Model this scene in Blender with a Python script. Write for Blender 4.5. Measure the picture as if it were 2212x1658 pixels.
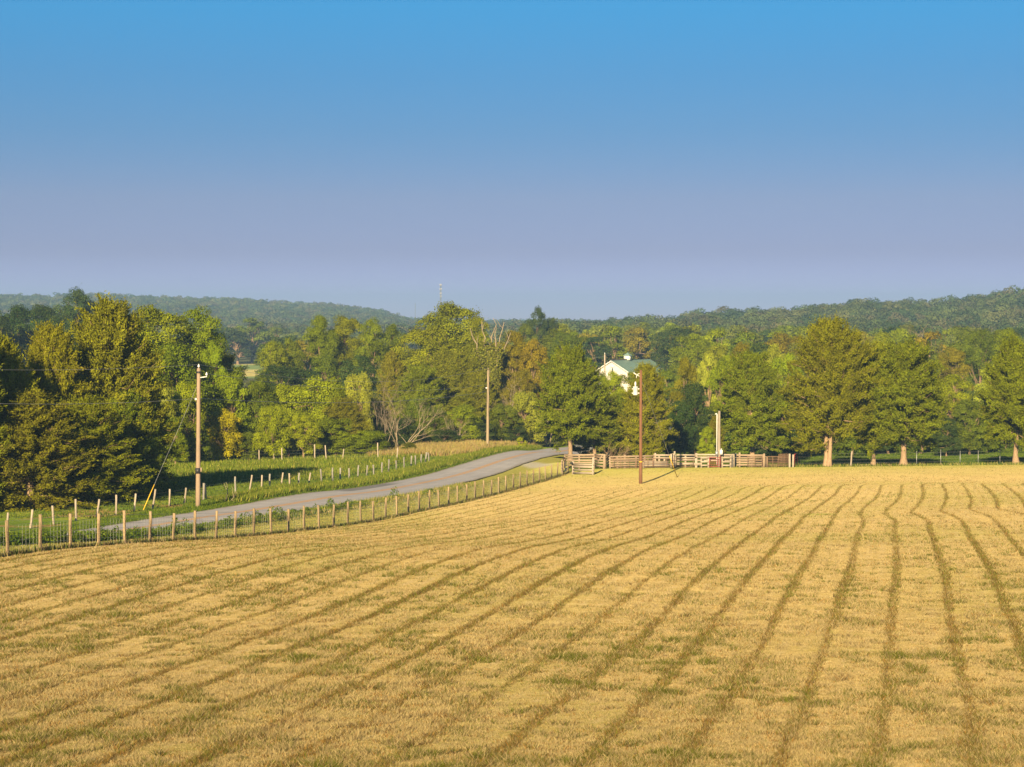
import bpy, math, random
import numpy as np
R = math.radians
scene = bpy.context.scene
for o in list(bpy.data.objects): bpy.data.objects.remove(o)

# ------------------------------------------------------------------ camera, sky, sun, exposure
FD = 4276.0                       # focal length in units of a 2212 wide picture
PITCH = math.atan(139.0 / FD)
CZ = 17.0                         # camera height over the valley floor
cam_data = bpy.data.cameras.new("camera")
cam = bpy.data.objects.new("camera", cam_data)
scene.collection.objects.link(cam)
cam.location = (0, 0, CZ)
cam.rotation_euler = (R(90) - PITCH, 0, 0)
cam_data.sensor_width = 36.0
cam_data.lens = 36.0 * FD / 2212.0
cam_data.clip_start = 0.5
cam_data.clip_end = 12000
scene.camera = cam

SUN_EL, SUN_AZ = 19.0, 12.5       # azimuth: degrees to the left of straight behind the camera
SKY_STRENGTH, SUN_STRENGTH, EXPOSURE = 0.06, 4.2, 1.40
sd = (-math.sin(R(SUN_AZ)) * math.cos(R(SUN_EL)), -math.cos(R(SUN_AZ)) * math.cos(R(SUN_EL)), math.sin(R(SUN_EL)))
world = bpy.data.worlds.new("World"); scene.world = world; world.use_nodes = True
nt = world.node_tree; nt.nodes.clear()
def N(nt, t, **kw):
    n = nt.nodes.new(t)
    for k, v in kw.items(): setattr(n, k, v)
    return n
w_out = N(nt, 'ShaderNodeOutputWorld'); w_bg = N(nt, 'ShaderNodeBackground')
w_sky = N(nt, 'ShaderNodeTexSky', sky_type='NISHITA', sun_disc=False)
w_sky.sun_elevation = R(SUN_EL); w_sky.sun_rotation = math.atan2(sd[0], sd[1]) % (2 * math.pi)
w_sky.air_density = 1.0; w_sky.dust_density = 0.6; w_sky.ozone_density = 2.5
tc = N(nt, 'ShaderNodeTexCoord'); sep = N(nt, 'ShaderNodeSeparateXYZ')
nt.links.new(tc.outputs['Generated'], sep.inputs[0])
zz = N(nt, 'ShaderNodeMath', operation='MULTIPLY_ADD'); zz.inputs[1].default_value = 4.0; zz.inputs[2].default_value = 0.03
nt.links.new(sep.outputs['Z'], zz.inputs[0])
cmb = N(nt, 'ShaderNodeCombineXYZ')
nt.links.new(sep.outputs['X'], cmb.inputs[0]); nt.links.new(sep.outputs['Y'], cmb.inputs[1]); nt.links.new(zz.outputs[0], cmb.inputs[2])
nrm = N(nt, 'ShaderNodeVectorMath', operation='NORMALIZE'); nt.links.new(cmb.outputs[0], nrm.inputs[0])
nt.links.new(nrm.outputs[0], w_sky.inputs[0])
mr = N(nt, 'ShaderNodeMapRange'); mr.inputs['From Min'].default_value = 0.0; mr.inputs['From Max'].default_value = 1.0
nt.links.new(sep.outputs['Z'], mr.inputs['Value'])
ramp = N(nt, 'ShaderNodeValToRGB'); nt.links.new(mr.outputs[0], ramp.inputs[0])
cr = ramp.color_ramp
SKY_TINT = [(0.0, (0.751, 0.518, 0.941)), (0.0332, (0.644, 0.421, 0.522)), (0.0604, (0.777, 0.604, 0.631)), (0.0942, (0.564, 0.802, 0.872)), (0.1224, (0.462, 1.004, 1.126)), (0.162, (0.35, 1.379, 1.553)), (0.32, (0.4, 0.95, 1.05)), (0.6, (0.42, 0.68, 0.72)), (1.0, (0.36, 0.52, 0.55))]
cr.elements[0].position = 0; cr.elements[0].color = (*SKY_TINT[0][1], 1)
cr.elements[1].position = 1; cr.elements[1].color = (*SKY_TINT[-1][1], 1)
for p, c in SKY_TINT[1:-1]:
    e = cr.elements.new(p); e.color = (*c, 1)
mx = N(nt, 'ShaderNodeMix', data_type='RGBA', blend_type='MULTIPLY'); mx.inputs['Factor'].default_value = 1.0
nt.links.new(w_sky.outputs[0], mx.inputs['A']); nt.links.new(ramp.outputs[0], mx.inputs['B'])
nt.links.new(mx.outputs['Result'], w_bg.inputs['Color']); w_bg.inputs['Strength'].default_value = SKY_STRENGTH
nt.links.new(w_bg.outputs[0], w_out.inputs[0])

sun_data = bpy.data.lights.new("sun", 'SUN'); sun_data.energy = SUN_STRENGTH; sun_data.angle = R(0.5)
sun_data.color = (1.0, 0.79, 0.45)
sun = bpy.data.objects.new("sun", sun_data); scene.collection.objects.link(sun)
from mathutils import Vector, Matrix
sun.rotation_euler = Vector(sd).to_track_quat('Z', 'Y').to_euler()
sun.location = (-40, -60, 60)
vs = scene.view_settings
vs.view_transform = 'Standard'; vs.look = 'None'; vs.exposure = EXPOSURE; vs.gamma = 1.0; vs.use_curve_mapping = False
scene.cycles.max_bounces = 6; scene.cycles.transparent_max_bounces = 6; scene.cycles.volume_bounces = 0
scene.cycles.diffuse_bounces = 3; scene.cycles.transmission_bounces = 3

# ------------------------------------------------------------------ coordinates
cp, sp_ = math.cos(PITCH), math.sin(PITCH)
def unproj(x, y, D):
    """a sight line through (x, y) of the 2212 wide picture, at ground distance D"""
    u, v = (x - 1106.0) / FD, (829.0 - y) / FD
    f, h = cp + v * sp_, v * cp - sp_
    return (u / f * D, D, CZ + h / f * D)
def px_x(x, y, D): return unproj(x, y, D)[0]
def height_at(y, D): return unproj(1106, y, D)[2]

CTRL = [(1900,1658,29),(100,1658,29),(1106,1658,29),(1950,1346,47.5),(100,1346,48.5),(1000,1346,48),(1960,1152,79),(1106,1169,79),(1106,1136,97),(1960,1108,97),(1960,1195,67),(1106,1192,67),(1300,1087,130),(1900,1062,130),
 (17,1200,67),(323,1173,80.5),(464,1159,97),(752,1127,118),(949,1089,140),(1094,1056,162),(1228,1023,186),
 (1800,1040,150),(1300,1013,187),(1500,1011,187),(1700,1010,187),(1950,1007,188),(2193,1003,190),(2193,1040,148),
 (68,1172,97),(432,1121,120),(806,1065,154),(1031,1013,191),(1181,978,228),
 (20,1137,114),(430,1095,132),(500,1050,150),(500,995,215),(898,1012,190),(1055,970,222),(1000,962,238),(800,975,240),(1208,969,246),(1235,963,264),
 (1700,1000,215),(2150,985,235),(1400,983,240)]
cpts = [unproj(*c) for c in CTRL]
cpts += [(0,0,CZ-5.4),(40,-30,CZ-4.6),(-40,-30,CZ-5.2),(-60,60,CZ-10),(-90,150,CZ-12.5),(80,60,CZ-7.8),(90,190,CZ-13.6),(-90,250,CZ-15.5),
         (110,260,CZ-16),(-150,60,CZ-11),(150,60,CZ-8.5),(0,300,CZ-16.8),(-150,320,CZ-16.8),(160,320,CZ-16.8),(0,420,CZ-17),(250,420,CZ-17),(-250,420,CZ-17)]
cpts = np.array(cpts)
def _U(r2): return np.where(r2 > 0, r2 * np.log(np.maximum(r2, 1e-12)), 0.0)
_S = 100.0
_P = cpts[:, :2] / _S
_n = len(_P)
_K = _U(((_P[:, None] - _P[None]) ** 2).sum(-1)) + np.eye(_n) * 0.002
_Q = np.hstack([np.ones((_n, 1)), _P])
_L = np.block([[_K, _Q], [_Q.T, np.zeros((3, 3))]])
_W = np.linalg.solve(_L, np.concatenate([cpts[:, 2], np.zeros(3)]))
def smooth(a, b, x):
    t = np.clip((x - a) / (b - a), 0, 1); return t * t * (3 - 2 * t)
def tps(X, Y):
    X = np.asarray(X, float); Y = np.asarray(Y, float)
    sh = X.shape; q = np.stack([X.ravel(), Y.ravel()], 1) / _S
    out = np.empty(len(q))
    for i in range(0, len(q), 20000):
        c = q[i:i + 20000]
        d = ((c[:, None] - _P[None]) ** 2).sum(-1)
        out[i:i + 20000] = _U(d) @ _W[:_n] + _W[_n] + c @ _W[_n + 1:]
    return out.reshape(sh)
LEFT_CREST = np.array([(-600,650),(-300,642),(0,641),(100,644),(200,640),(330,645),(480,649),(600,654),(700,659),(780,667),(840,678),(880,690),(930,702),(1100,712),(1400,712)], float)
RIGHT_CREST = np.array([(1200,716),(1400,704),(1480,695),(1560,686),(1700,678),(1790,670),(1860,662),(1950,660),(2040,664),(2080,656),(2140,642),(2212,634),(2330,620),(2600,600),(3200,600)], float)
FAR_CREST = np.array([(-800,680),(0,684),(900,683),(1000,689),(1100,688),(1250,691),(1330,690),(1400,694),(1500,690),(1700,690),(2300,684),(3000,680)], float)
def ground0(X, Y):
    X = np.asarray(X, float); Y = np.asarray(Y, float)
    far = np.zeros(np.broadcast(X, Y).shape)
    Ys = np.maximum(Y, 50.0)
    ax = X / Ys * FD + 1106
    def hill(crest, Yc, s1, s2, treeh, gain=1.0):
        yy = np.interp(ax, crest[:, 0], crest[:, 1])
        top = CZ + (690 - yy) / FD * Yc - treeh
        top = np.maximum(top, 0.0)
        b = np.where(Y < Yc, smooth(Yc - s1, Yc, Y), 1 - smooth(Yc, Yc + s2, Y))
        return top * b * gain
    far = np.maximum.reduce([hill(LEFT_CREST, 2300, 1150, 900, 12), hill(RIGHT_CREST, 1080, 430, 500, 12), hill(FAR_CREST, 4600, 1500, 500, 14)])
    far = far + 0.5 * np.sin(X / 90.0 + 1) * smooth(350, 700, Y)
    k = smooth(300, 420, Y)
    k = np.maximum(k, smooth(170, 280, np.abs(X) - 0.2 * np.maximum(Y, 0)))
    near = tps(np.clip(X, -320, 320), np.clip(Y, -60, 440))
    near = np.minimum(near, CZ - 3.5)
    return near * (1 - k) + far * k
# the road's centre line
ROAD = np.array([(px_x(-300, 1200, 72), 72 - 0), (px_x(68, 1172, 97), 97), (px_x(432, 1121, 120), 120), (px_x(806, 1065, 154), 154), (px_x(1036, 1013, 191), 191),
                 (px_x(1197, 978, 228), 228), (9.2, 252), (14.0, 278), (23, 302), (45, 328), (95, 345)])
d0 = ROAD[1] - ROAD[2]; ROAD[0] = ROAD[1] + d0 * 1.2
ROAD = np.vstack([ROAD[0] + d0 * 4, ROAD])
def catmull(P, n=24):
    out = []
    Q = np.vstack([2 * P[0] - P[1], P, 2 * P[-1] - P[-2]])
    for i in range(1, len(Q) - 2):
        for t in np.linspace(0, 1, n, endpoint=False):
            out.append(0.5 * ((2 * Q[i]) + (-Q[i-1] + Q[i+1]) * t + (2*Q[i-1] - 5*Q[i] + 4*Q[i+1] - Q[i+2]) * t * t + (-Q[i-1] + 3*Q[i] - 3*Q[i+1] + Q[i+2]) * t ** 3))
    out.append(Q[-2]); return np.array(out)
RC = catmull(ROAD)
RC_len = np.concatenate([[0], np.cumsum(np.linalg.norm(np.diff(RC, axis=0), axis=1))])
ROAD_HW = 2.95
def road_near(X, Y):
    """signed distance from the road's centre line (left of travel positive) and index"""
    X = np.asarray(X, float); Y = np.asarray(Y, float); sh = X.shape
    q = np.stack([X.ravel(), Y.ravel()], 1)
    best = np.full(len(q), 1e9); sg = np.zeros(len(q)); ix = np.zeros(len(q), int)
    for i in range(len(RC) - 1):
        a, b = RC[i], RC[i + 1]; ab = b - a; L2 = (ab ** 2).sum()
        t = np.clip(((q - a) @ ab) / L2, 0, 1)
        d = q - (a + t[:, None] * ab); dd = np.hypot(d[:, 0], d[:, 1])
        m = dd < best
        best[m] = dd[m]; sg[m] = np.sign(ab[0] * d[m, 1] - ab[1] * d[m, 0]); ix[m] = i
    return (best * np.where(sg == 0, 1, sg)).reshape(sh), ix.reshape(sh)
def ground(X, Y):
    return ground0(X, Y)
def gz(x, y): return float(ground0(np.array([x]), np.array([y]))[0])

# ------------------------------------------------------------------ cheap lattice noise
def _hash(i, j, k, s):
    n = (i * 374761393 + j * 668265263 + k * 2147483647 + s * 974634777) & 0xffffffff
    n = ((n ^ (n >> 13)) * 1274126177) & 0xffffffff
    return ((n ^ (n >> 16)) & 0xffff) / 65535.0
def vnoise(X, Y, s=0):
    X = np.asarray(X, float); Y = np.asarray(Y, float)
    xi = np.floor(X).astype(np.int64); yi = np.floor(Y).astype(np.int64)
    fx = X - xi; fy = Y - yi; fx = fx * fx * (3 - 2 * fx); fy = fy * fy * (3 - 2 * fy)
    a = _hash(xi, yi, 0, s); b = _hash(xi + 1, yi, 0, s); c = _hash(xi, yi + 1, 0, s); d = _hash(xi + 1, yi + 1, 0, s)
    return (a * (1 - fx) + b * fx) * (1 - fy) + (c * (1 - fx) + d * fx) * fy
def fbm(X, Y, s=0, o=3):
    v = 0; a = 0.5; t = 0
    for k in range(o):
        v = v + a * vnoise(X * 2 ** k, Y * 2 ** k, s + k); t += a; a *= 0.5
    return v / t

# ------------------------------------------------------------------ mesh helpers
def link(o, parent=None):
    scene.collection.objects.link(o)
    if parent is not None: o.parent = parent
    return o
def tag(o, label=None, cat=None, group=None, kind=None):
    if label: o['label'] = label
    if cat: o['category'] = cat
    if group: o['group'] = group
    if kind: o['kind'] = kind
    return o
def empty(name, loc=(0, 0, 0), rz=0):
    o = bpy.data.objects.new(name, None); o.location = loc; o.rotation_euler = (0, 0, rz); o.empty_display_size = 0.3
    return link(o)
def mesh_np(name, V, F, mat=None, smooth_=False, face_attr=None, vert_attr=None):
    """V (n,3), F (m,k) all faces with k corners"""
    V = np.asarray(V, np.float32); F = np.asarray(F, np.int32)
    me = bpy.data.meshes.new(name)
    m, k = F.shape
    me.vertices.add(len(V)); me.vertices.foreach_set('co', V.ravel())
    me.loops.add(m * k); me.loops.foreach_set('vertex_index', F.ravel())
    me.polygons.add(m); me.polygons.foreach_set('loop_start', np.arange(0, m * k, k, dtype=np.int32))
    if smooth_: me.polygons.foreach_set('use_smooth', np.ones(m, bool))
    me.update(calc_edges=True)
    for an, data in (face_attr or {}).items():
        if data.ndim == 1:
            at = me.attributes.new(an, 'FLOAT', 'FACE'); at.data.foreach_set('value', data.astype(np.float32))
        else:
            at = me.attributes.new(an, 'FLOAT_COLOR', 'FACE'); at.data.foreach_set('color', np.hstack([data, np.ones((m, 1))]).astype(np.float32).ravel())
    for an, data in (vert_attr or {}).items():
        if data.ndim == 1:
            at = me.attributes.new(an, 'FLOAT', 'POINT'); at.data.foreach_set('value', data.astype(np.float32))
        else:
            at = me.attributes.new(an, 'FLOAT_COLOR', 'POINT'); at.data.foreach_set('color', np.hstack([data, np.ones((len(V), 1))]).astype(np.float32).ravel())
    if mat: me.materials.append(mat)
    return me
def mobj(name, me, parent=None, loc=None):
    o = bpy.data.objects.new(name, me)
    if loc is not None: o.location = loc
    return link(o, parent)
class MB:
    """collects quads of boxes and tubes"""
    def __init__(s): s.v = []; s.f = []; s.n = 0
    def add(s, V, F):
        V = np.asarray(V, float); s.v.append(V); s.f.append(np.asarray(F) + s.n); s.n += len(V)
    def tube(s, P, r, sides=8, cap=True):
        P = np.asarray(P, float); n = len(P)
        r = np.broadcast_to(np.asarray(r, float), (n,))
        T = np.gradient(P, axis=0); T /= np.linalg.norm(T, axis=1)[:, None] + 1e-9
        up = np.array([0, 0, 1.0]) if abs(T[0][2]) < 0.9 else np.array([1.0, 0, 0])
        A = np.cross(T, up); A /= np.linalg.norm(A, axis=1)[:, None] + 1e-9
        B = np.cross(T, A)
        a = np.arange(sides) * 2 * math.pi / sides
        V = P[:, None] + r[:, None, None] * (np.cos(a)[None, :, None] * A[:, None] + np.sin(a)[None, :, None] * B[:, None])
        V = V.reshape(-1, 3); F = []
        for i in range(n - 1):
            for j in range(sides):
                k = (j + 1) % sides
                F.append((i * sides + j, i * sides + k, (i + 1) * sides + k, (i + 1) * sides + j))
        if cap:
            c0 = len(V); V = np.vstack([V, P[0], P[-1]])
            e = (n - 1) * sides
            for j in range(0, sides, 2):
                F.append((c0, (j + 2) % sides, (j + 1) % sides, j)); F.append((c0 + 1, e + j, e + (j + 1) % sides, e + (j + 2) % sides))
        s.add(V, F); return s
    def box(s, c, size, rot=None):
        hx, hy, hz = size[0] / 2, size[1] / 2, size[2] / 2
        V = np.array([(x, y, z) for x in (-hx, hx) for y in (-hy, hy) for z in (-hz, hz)])
        if rot is not None: V = V @ np.array(rot).T
        V = V + np.array(c)
        s.add(V, [(0, 1, 3, 2), (4, 6, 7, 5), (0, 4, 5, 1), (2, 3, 7, 6), (0, 2, 6, 4), (1, 5, 7, 3)]); return s
    def beam(s, p, q, w, h, roll=0.0):
        """plank from p to q; w across (horizontal), h tall"""
        p = np.array(p, float); q = np.array(q, float); t = q - p; L = np.linalg.norm(t); t /= L
        up = np.array([0, 0, 1.0]) if abs(t[2]) < 0.95 else np.array([0, 1.0, 0])
        a = np.cross(t, up); a /= np.linalg.norm(a); b = np.cross(a, t)
        if roll:
            a, b = a * math.cos(roll) + b * math.sin(roll), b * math.cos(roll) - a * math.sin(roll)
        Rm = np.stack([t, a, b], 1)
        return s.box((p + q) / 2, (L, w, h), Rm)
    def build(s, name, mat, parent=None, smooth_=False):
        V = np.vstack(s.v); F = np.vstack([np.asarray(f) for f in s.f])
        return mobj(name, mesh_np(name, V, F, mat, smooth_), parent)
    def mesh(s, name, mat, smooth_=False):
        return mesh_np(name, np.vstack(s.v), np.vstack([np.asarray(f) for f in s.f]), mat, smooth_)

# ------------------------------------------------------------------ materials
def new_mat(name):
    m = bpy.data.materials.new(name); m.use_nodes = True; t = m.node_tree; t.nodes.clear()
    return m, t, N(t, 'ShaderNodeOutputMaterial')
def noise(t, scale, detail=4, rough=0.6, vec=None, dist=0.0):
    n = N(t, 'ShaderNodeTexNoise'); n.inputs['Scale'].default_value = scale; n.inputs['Detail'].default_value = detail
    n.inputs['Roughness'].default_value = rough; n.inputs['Distortion'].default_value = dist
    if vec is not None: t.links.new(vec, n.inputs['Vector'])
    return n
def mixc(t, a, b, fac, mode='MIX'):
    m = N(t, 'ShaderNodeMix', data_type='RGBA', blend_type=mode)
    for s, v in (('A', a), ('B', b)):
        if isinstance(v, (tuple, list)): m.inputs[s].default_value = (*v[:3], 1)
        else: t.links.new(v, m.inputs[s])
    if isinstance(fac, (int, float)): m.inputs['Factor'].default_value = fac
    else: t.links.new(fac, m.inputs['Factor'])
    return m.outputs['Result']
def maprange(t, v, a, b, c=0.0, d=1.0, clamp=True):
    m = N(t, 'ShaderNodeMapRange'); m.clamp = clamp
    for i, x in enumerate((a, b, c, d)): m.inputs[i + 1].default_value = x
    t.links.new(v, m.inputs[0]); return m.outputs[0]
def math_(t, op, a, b=0.0, c=0.0):
    m = N(t, 'ShaderNodeMath', operation=op)
    for i, v in enumerate((a, b, c)):
        if isinstance(v, (int, float)): m.inputs[i].default_value = v
        else: t.links.new(v, m.inputs[i])
    return m.outputs[0]

def wood_mat(name, c1, c2, grain=(6, 6, 0.7), rough=0.85):
    m, t, out = new_mat(name)
    co = N(t, 'ShaderNodeTexCoord'); mp = N(t, 'ShaderNodeMapping'); mp.inputs['Scale'].default_value = grain
    t.links.new(co.outputs['Object'], mp.inputs[0])
    n1 = noise(t, 3.0, 6, 0.7, mp.outputs[0]); n2 = noise(t, 0.9, 3, 0.5, co.outputs['Object'])
    col = mixc(t, c1, c2, maprange(t, n1.outputs['Fac'], 0.35, 0.65))
    oi = N(t, 'ShaderNodeObjectInfo')
    col = mixc(t, col, tuple(x * 0.55 for x in c1), maprange(t, n2.outputs['Fac'], 0.5, 0.75, 0, 0.7))
    hsv = N(t, 'ShaderNodeHueSaturation'); t.links.new(col, hsv.inputs['Color'])
    t.links.new(maprange(t, oi.outputs['Random'], 0, 1, 0.82, 1.12), hsv.inputs['Value'])
    b = N(t, 'ShaderNodeBsdfPrincipled'); b.inputs['Roughness'].default_value = rough; b.inputs['Specular IOR Level'].default_value = 0.2
    t.links.new(hsv.outputs[0], b.inputs['Base Color'])
    bp = N(t, 'ShaderNodeBump'); bp.inputs['Strength'].default_value = 0.5; bp.inputs['Distance'].default_value = 0.02
    t.links.new(n1.outputs['Fac'], bp.inputs['Height']); t.links.new(bp.outputs[0], b.inputs['Normal'])
    t.links.new(b.outputs[0], out.inputs[0]); return m
def plain_mat(name, c, rough=0.6, metal=0.0, var=0.15, scale=4.0):
    m, t, out = new_mat(name)
    co = N(t, 'ShaderNodeTexCoord'); n = noise(t, scale, 4, 0.6, co.outputs['Object'])
    col = mixc(t, tuple(x * (1 - var) for x in c), tuple(min(1, x * (1 + var)) for x in c), n.outputs['Fac'])
    b = N(t, 'ShaderNodeBsdfPrincipled'); b.inputs['Roughness'].default_value = rough; b.inputs['Metallic'].default_value = metal
    t.links.new(col, b.inputs['Base Color']); t.links.new(b.outputs[0], out.inputs[0]); return m
def foliage_mat(name, trans=0.22):
    """colour comes from the object's own colour, each leaf varied by the face attribute 'tint' (x value, y dryness, z yellowness)"""
    m, t, out = new_mat(name)
    oi = N(t, 'ShaderNodeObjectInfo'); at = N(t, 'ShaderNodeAttribute', attribute_name='tint'); se = N(t, 'ShaderNodeSeparateColor')
    t.links.new(at.outputs['Color'], se.inputs[0])
    col = mixc(t, oi.outputs['Color'], (0.18, 0.115, 0.045), se.outputs['Green'])
    col = mixc(t, col, (0.30, 0.27, 0.03), se.outputs['Blue'])
    hsv = N(t, 'ShaderNodeHueSaturation'); t.links.new(col, hsv.inputs['Color']); t.links.new(se.outputs['Red'], hsv.inputs['Value'])
    t.links.new(maprange(t, oi.outputs['Random'], 0, 1, 0.488, 0.512), hsv.inputs['Hue'])
    d = N(t, 'ShaderNodeBsdfDiffuse'); tr = N(t, 'ShaderNodeBsdfTranslucent'); ms = N(t, 'ShaderNodeMixShader'); ms.inputs[0].default_value = trans
    t.links.new(hsv.outputs[0], d.inputs[0]); t.links.new(hsv.outputs[0], tr.inputs[0])
    t.links.new(d.outputs[0], ms.inputs[1]); t.links.new(tr.outputs[0], ms.inputs[2])
    t.links.new(ms.outputs[0], out.inputs[0]); return m
def vcol_mat(name, trans=0.3):
    """leaf and grass blades that carry their own colour per face"""
    m, t, out = new_mat(name)
    at = N(t, 'ShaderNodeAttribute', attribute_name='col')
    d = N(t, 'ShaderNodeBsdfDiffuse'); tr = N(t, 'ShaderNodeBsdfTranslucent'); ms = N(t, 'ShaderNodeMixShader'); ms.inputs[0].default_value = trans
    t.links.new(at.outputs['Color'], d.inputs[0]); t.links.new(at.outputs['Color'], tr.inputs[0])
    t.links.new(d.outputs[0], ms.inputs[1]); t.links.new(tr.outputs[0], ms.inputs[2])
    t.links.new(ms.outputs[0], out.inputs[0]); return m
M_HILL = vcol_mat('far_leaves', 0.08); M_FOL = foliage_mat('leaves'); M_BLADE = vcol_mat('grass_blades', 0.3)
M_BARK = wood_mat('bark', (0.36, 0.25, 0.15), (0.17, 0.11, 0.07), (3, 3, 0.5))
M_CBARK = wood_mat('cedar_bark', (0.44, 0.31, 0.19), (0.20, 0.13, 0.08), (9, 9, 0.7))
M_PALEBARK = wood_mat('pale_dead_wood', (0.36, 0.29, 0.20), (0.21, 0.165, 0.11), (4, 4, 0.6))
M_POST = wood_mat('fence_post_wood', (0.42, 0.31, 0.18), (0.24, 0.17, 0.10), (30, 30, 2))
M_OLDPOST = wood_mat('bleached_post_wood', (0.48, 0.41, 0.33), (0.30, 0.24, 0.18), (30, 30, 2))
M_GREYPOST = wood_mat('grey_post_wood', (0.34, 0.32, 0.29), (0.2, 0.18, 0.15), (30, 30, 2))
M_POLE = wood_mat('pole_wood', (0.36, 0.27, 0.19), (0.23, 0.16, 0.11), (20, 20, 0.8))
M_PALEPOLE = wood_mat('pale_pole_wood', (0.42, 0.33, 0.22), (0.29, 0.22, 0.14), (20, 20, 0.8))
M_BROWNPOLE = wood_mat('creosoted_pole_wood', (0.26, 0.125, 0.065), (0.15, 0.075, 0.04), (20, 20, 0.8))
M_BOARD = wood_mat('corral_board_wood', (0.42, 0.32, 0.22), (0.27, 0.19, 0.13), (3, 3, 20))
M_WHITEBOARD = wood_mat('pale_board_wood', (0.50, 0.42, 0.33), (0.34, 0.27, 0.20), (3, 3, 20))
M_RUST = plain_mat('rusty_steel', (0.27, 0.165, 0.10), 0.8, 0.2, 0.4, 12)
M_RED = plain_mat('faded_red_steel', (0.34, 0.07, 0.06), 0.6, 0.1, 0.3, 8)
M_GALV = plain_mat('galvanised_steel', (0.42, 0.43, 0.44), 0.5, 0.6, 0.15)
M_MAST = plain_mat('dull_mast_steel', (0.16, 0.17, 0.19), 0.7); M_ANT = plain_mat('antenna_grey', (0.5, 0.48, 0.47), 0.6)
M_WIRE = plain_mat('weathered_wire', (0.42, 0.42, 0.40), 0.6, 0.2, 0.15)
M_CABLE = plain_mat('aluminium_cable', (0.34, 0.35, 0.37), 0.6, 0.3, 0.1)
M_WHITE = plain_mat('white_enamel', (0.78, 0.77, 0.74), 0.45, 0.0, 0.05)
M_BLACK = plain_mat('black_plastic', (0.03, 0.03, 0.035), 0.5)
M_YELLOW = plain_mat('yellow_plastic', (0.75, 0.47, 0.03), 0.5)
M_TEAL = plain_mat('teal_roof_metal', (0.17, 0.265, 0.225), 0.5, 0.0, 0.12, 0.6)
M_SIDING = plain_mat('white_siding', (0.66, 0.62, 0.58), 0.6, 0.0, 0.04, 1.0)
M_DARKTRIM = plain_mat('dark_trim', (0.05, 0.04, 0.06), 0.6)

# ------------------------------------------------------------------ near fence line (needed for the ground's regions)
fx = [85,202,306,409,507,601,691,772,853,929,1002,1071,1138,1203,1265,1323,1380,1437,1487,1538,1587,1634,1680,1723,1767,1807,1845,1885,1922,1958,1993,2028,2063,2095,2125]
fxd = [17,88,153,212,270,322,372,419] + [(600 + x / 1.923) / 1.3888 for x in fx]
n_f = len(fxd)
FENCE = []
for i, x in enumerate(fxd):
    D = 67 + (186 - 67) * (i / (n_f - 1)) ** 1.02
    if i < 8: D = 67 + (97.5 - 67) * (i / 11.0)
    FENCE.append((x, D))
# even spacing: keep picture x, smooth the distances
Dk = np.array([f[1] for f in FENCE]); k_ = np.arange(n_f)
Dk = 67 + 2.75 * k_ + (186 - 67 - 2.75 * (n_f - 1)) * (k_ / (n_f - 1)) ** 2
FP = np.array([(px_x(x, 1100, D), D) for x, D in zip([f[0] for f in FENCE], Dk)])
c = np.polyfit(FP[:, 1], FP[:, 0], 3); FP[:, 0] = 0.75 * np.polyval(c, FP[:, 1]) + 0.25 * FP[:, 0]
def fence_x(Y):
    Y = np.asarray(Y, float)
    s0 = (FP[6, 0] - FP[0, 0]) / (FP[6, 1] - FP[0, 1])
    return np.where(Y < FP[0, 1], FP[0, 0] + s0 * (Y - FP[0, 1]), np.interp(Y, FP[:, 1], FP[:, 0]))

# ------------------------------------------------------------------ ground
TH = R(11.3); ROW = 1.42
def row_u(X, Y):
    u = (X * math.cos(TH) - (Y - 67) * math.sin(TH))
    u = u + 0.10 * np.sin(Y / 15.0 + X * 0.12) + 0.30 * (fbm(X / 14 + 40, Y / 22, 5, 2) - 0.5) + 0.10 * (fbm(X / 3, Y / 5, 6, 2) - 0.5)
    # a wobble the tractor made round a bump, far right
    Yc = 96 + 0.55 * np.clip(X - 18, 0, 20)
    w = np.where(Y > Yc, 1 - np.clip((Y - Yc) / 30, 0, 1), 1 - np.clip((Yc - Y) / 9.5, 0, 1))
    w = w ** 1.3
    g = 0.15 * smooth(6, 13, X) + 0.72 * smooth(15.0, 20.0, X)
    u = u + w * g
    w2 = np.exp(-((Y - (89 + 0.5 * (X - 20))) / 3.6) ** 2) * smooth(22.0, 25.0, X) * 0.45
    u = u - w2
    Yh = 153 - 0.50 * np.clip(X, 0, 26)
    h = np.maximum(Y - Yh, 0)
    u = u - 0.045 * h * h
    return u
rng = np.random.default_rng(7)
def regions(X, Y):
    """weights of the ground's different covers"""
    sd_, ix = road_near(X, Y)
    nz = fbm(X / 5, Y / 5, 11) - 0.5
    fxx = fence_x(Y)
    right_of_fence = smooth(-0.1, 0.35, X - fxx + 0.25 * nz)
    field = right_of_fence * (1 - smooth(186.2, 188.5, Y + 1.2 * nz + 0.00 * X))
    mow = field * (1 - smooth(156, 170, Y + 3 * nz + 0.55 * np.clip(X, 0, 26)))
    road_d = np.abs(sd_)
    return dict(field=field, mow=mow, road=sd_, rd=road_d, strip=(1 - right_of_fence) * (sd_ < 0) * (Y < 200))
C_STRAW = np.array((0.420, 0.315, 0.138)); C_STRAW2 = np.array((0.480, 0.370, 0.178)); C_GREENSTRAW = np.array((0.262, 0.248, 0.062))
C_GRASS = np.array((0.11, 0.155, 0.016)); C_DKGRASS = np.array((0.06, 0.10, 0.018)); C_TANGRASS = np.array((0.36, 0.27, 0.11)); C_FLOOR = np.array((0.05, 0.055, 0.02))
C_YGRASS = np.array((0.22, 0.23, 0.035)); C_SOIL = np.array((0.27, 0.15, 0.075))
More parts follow.
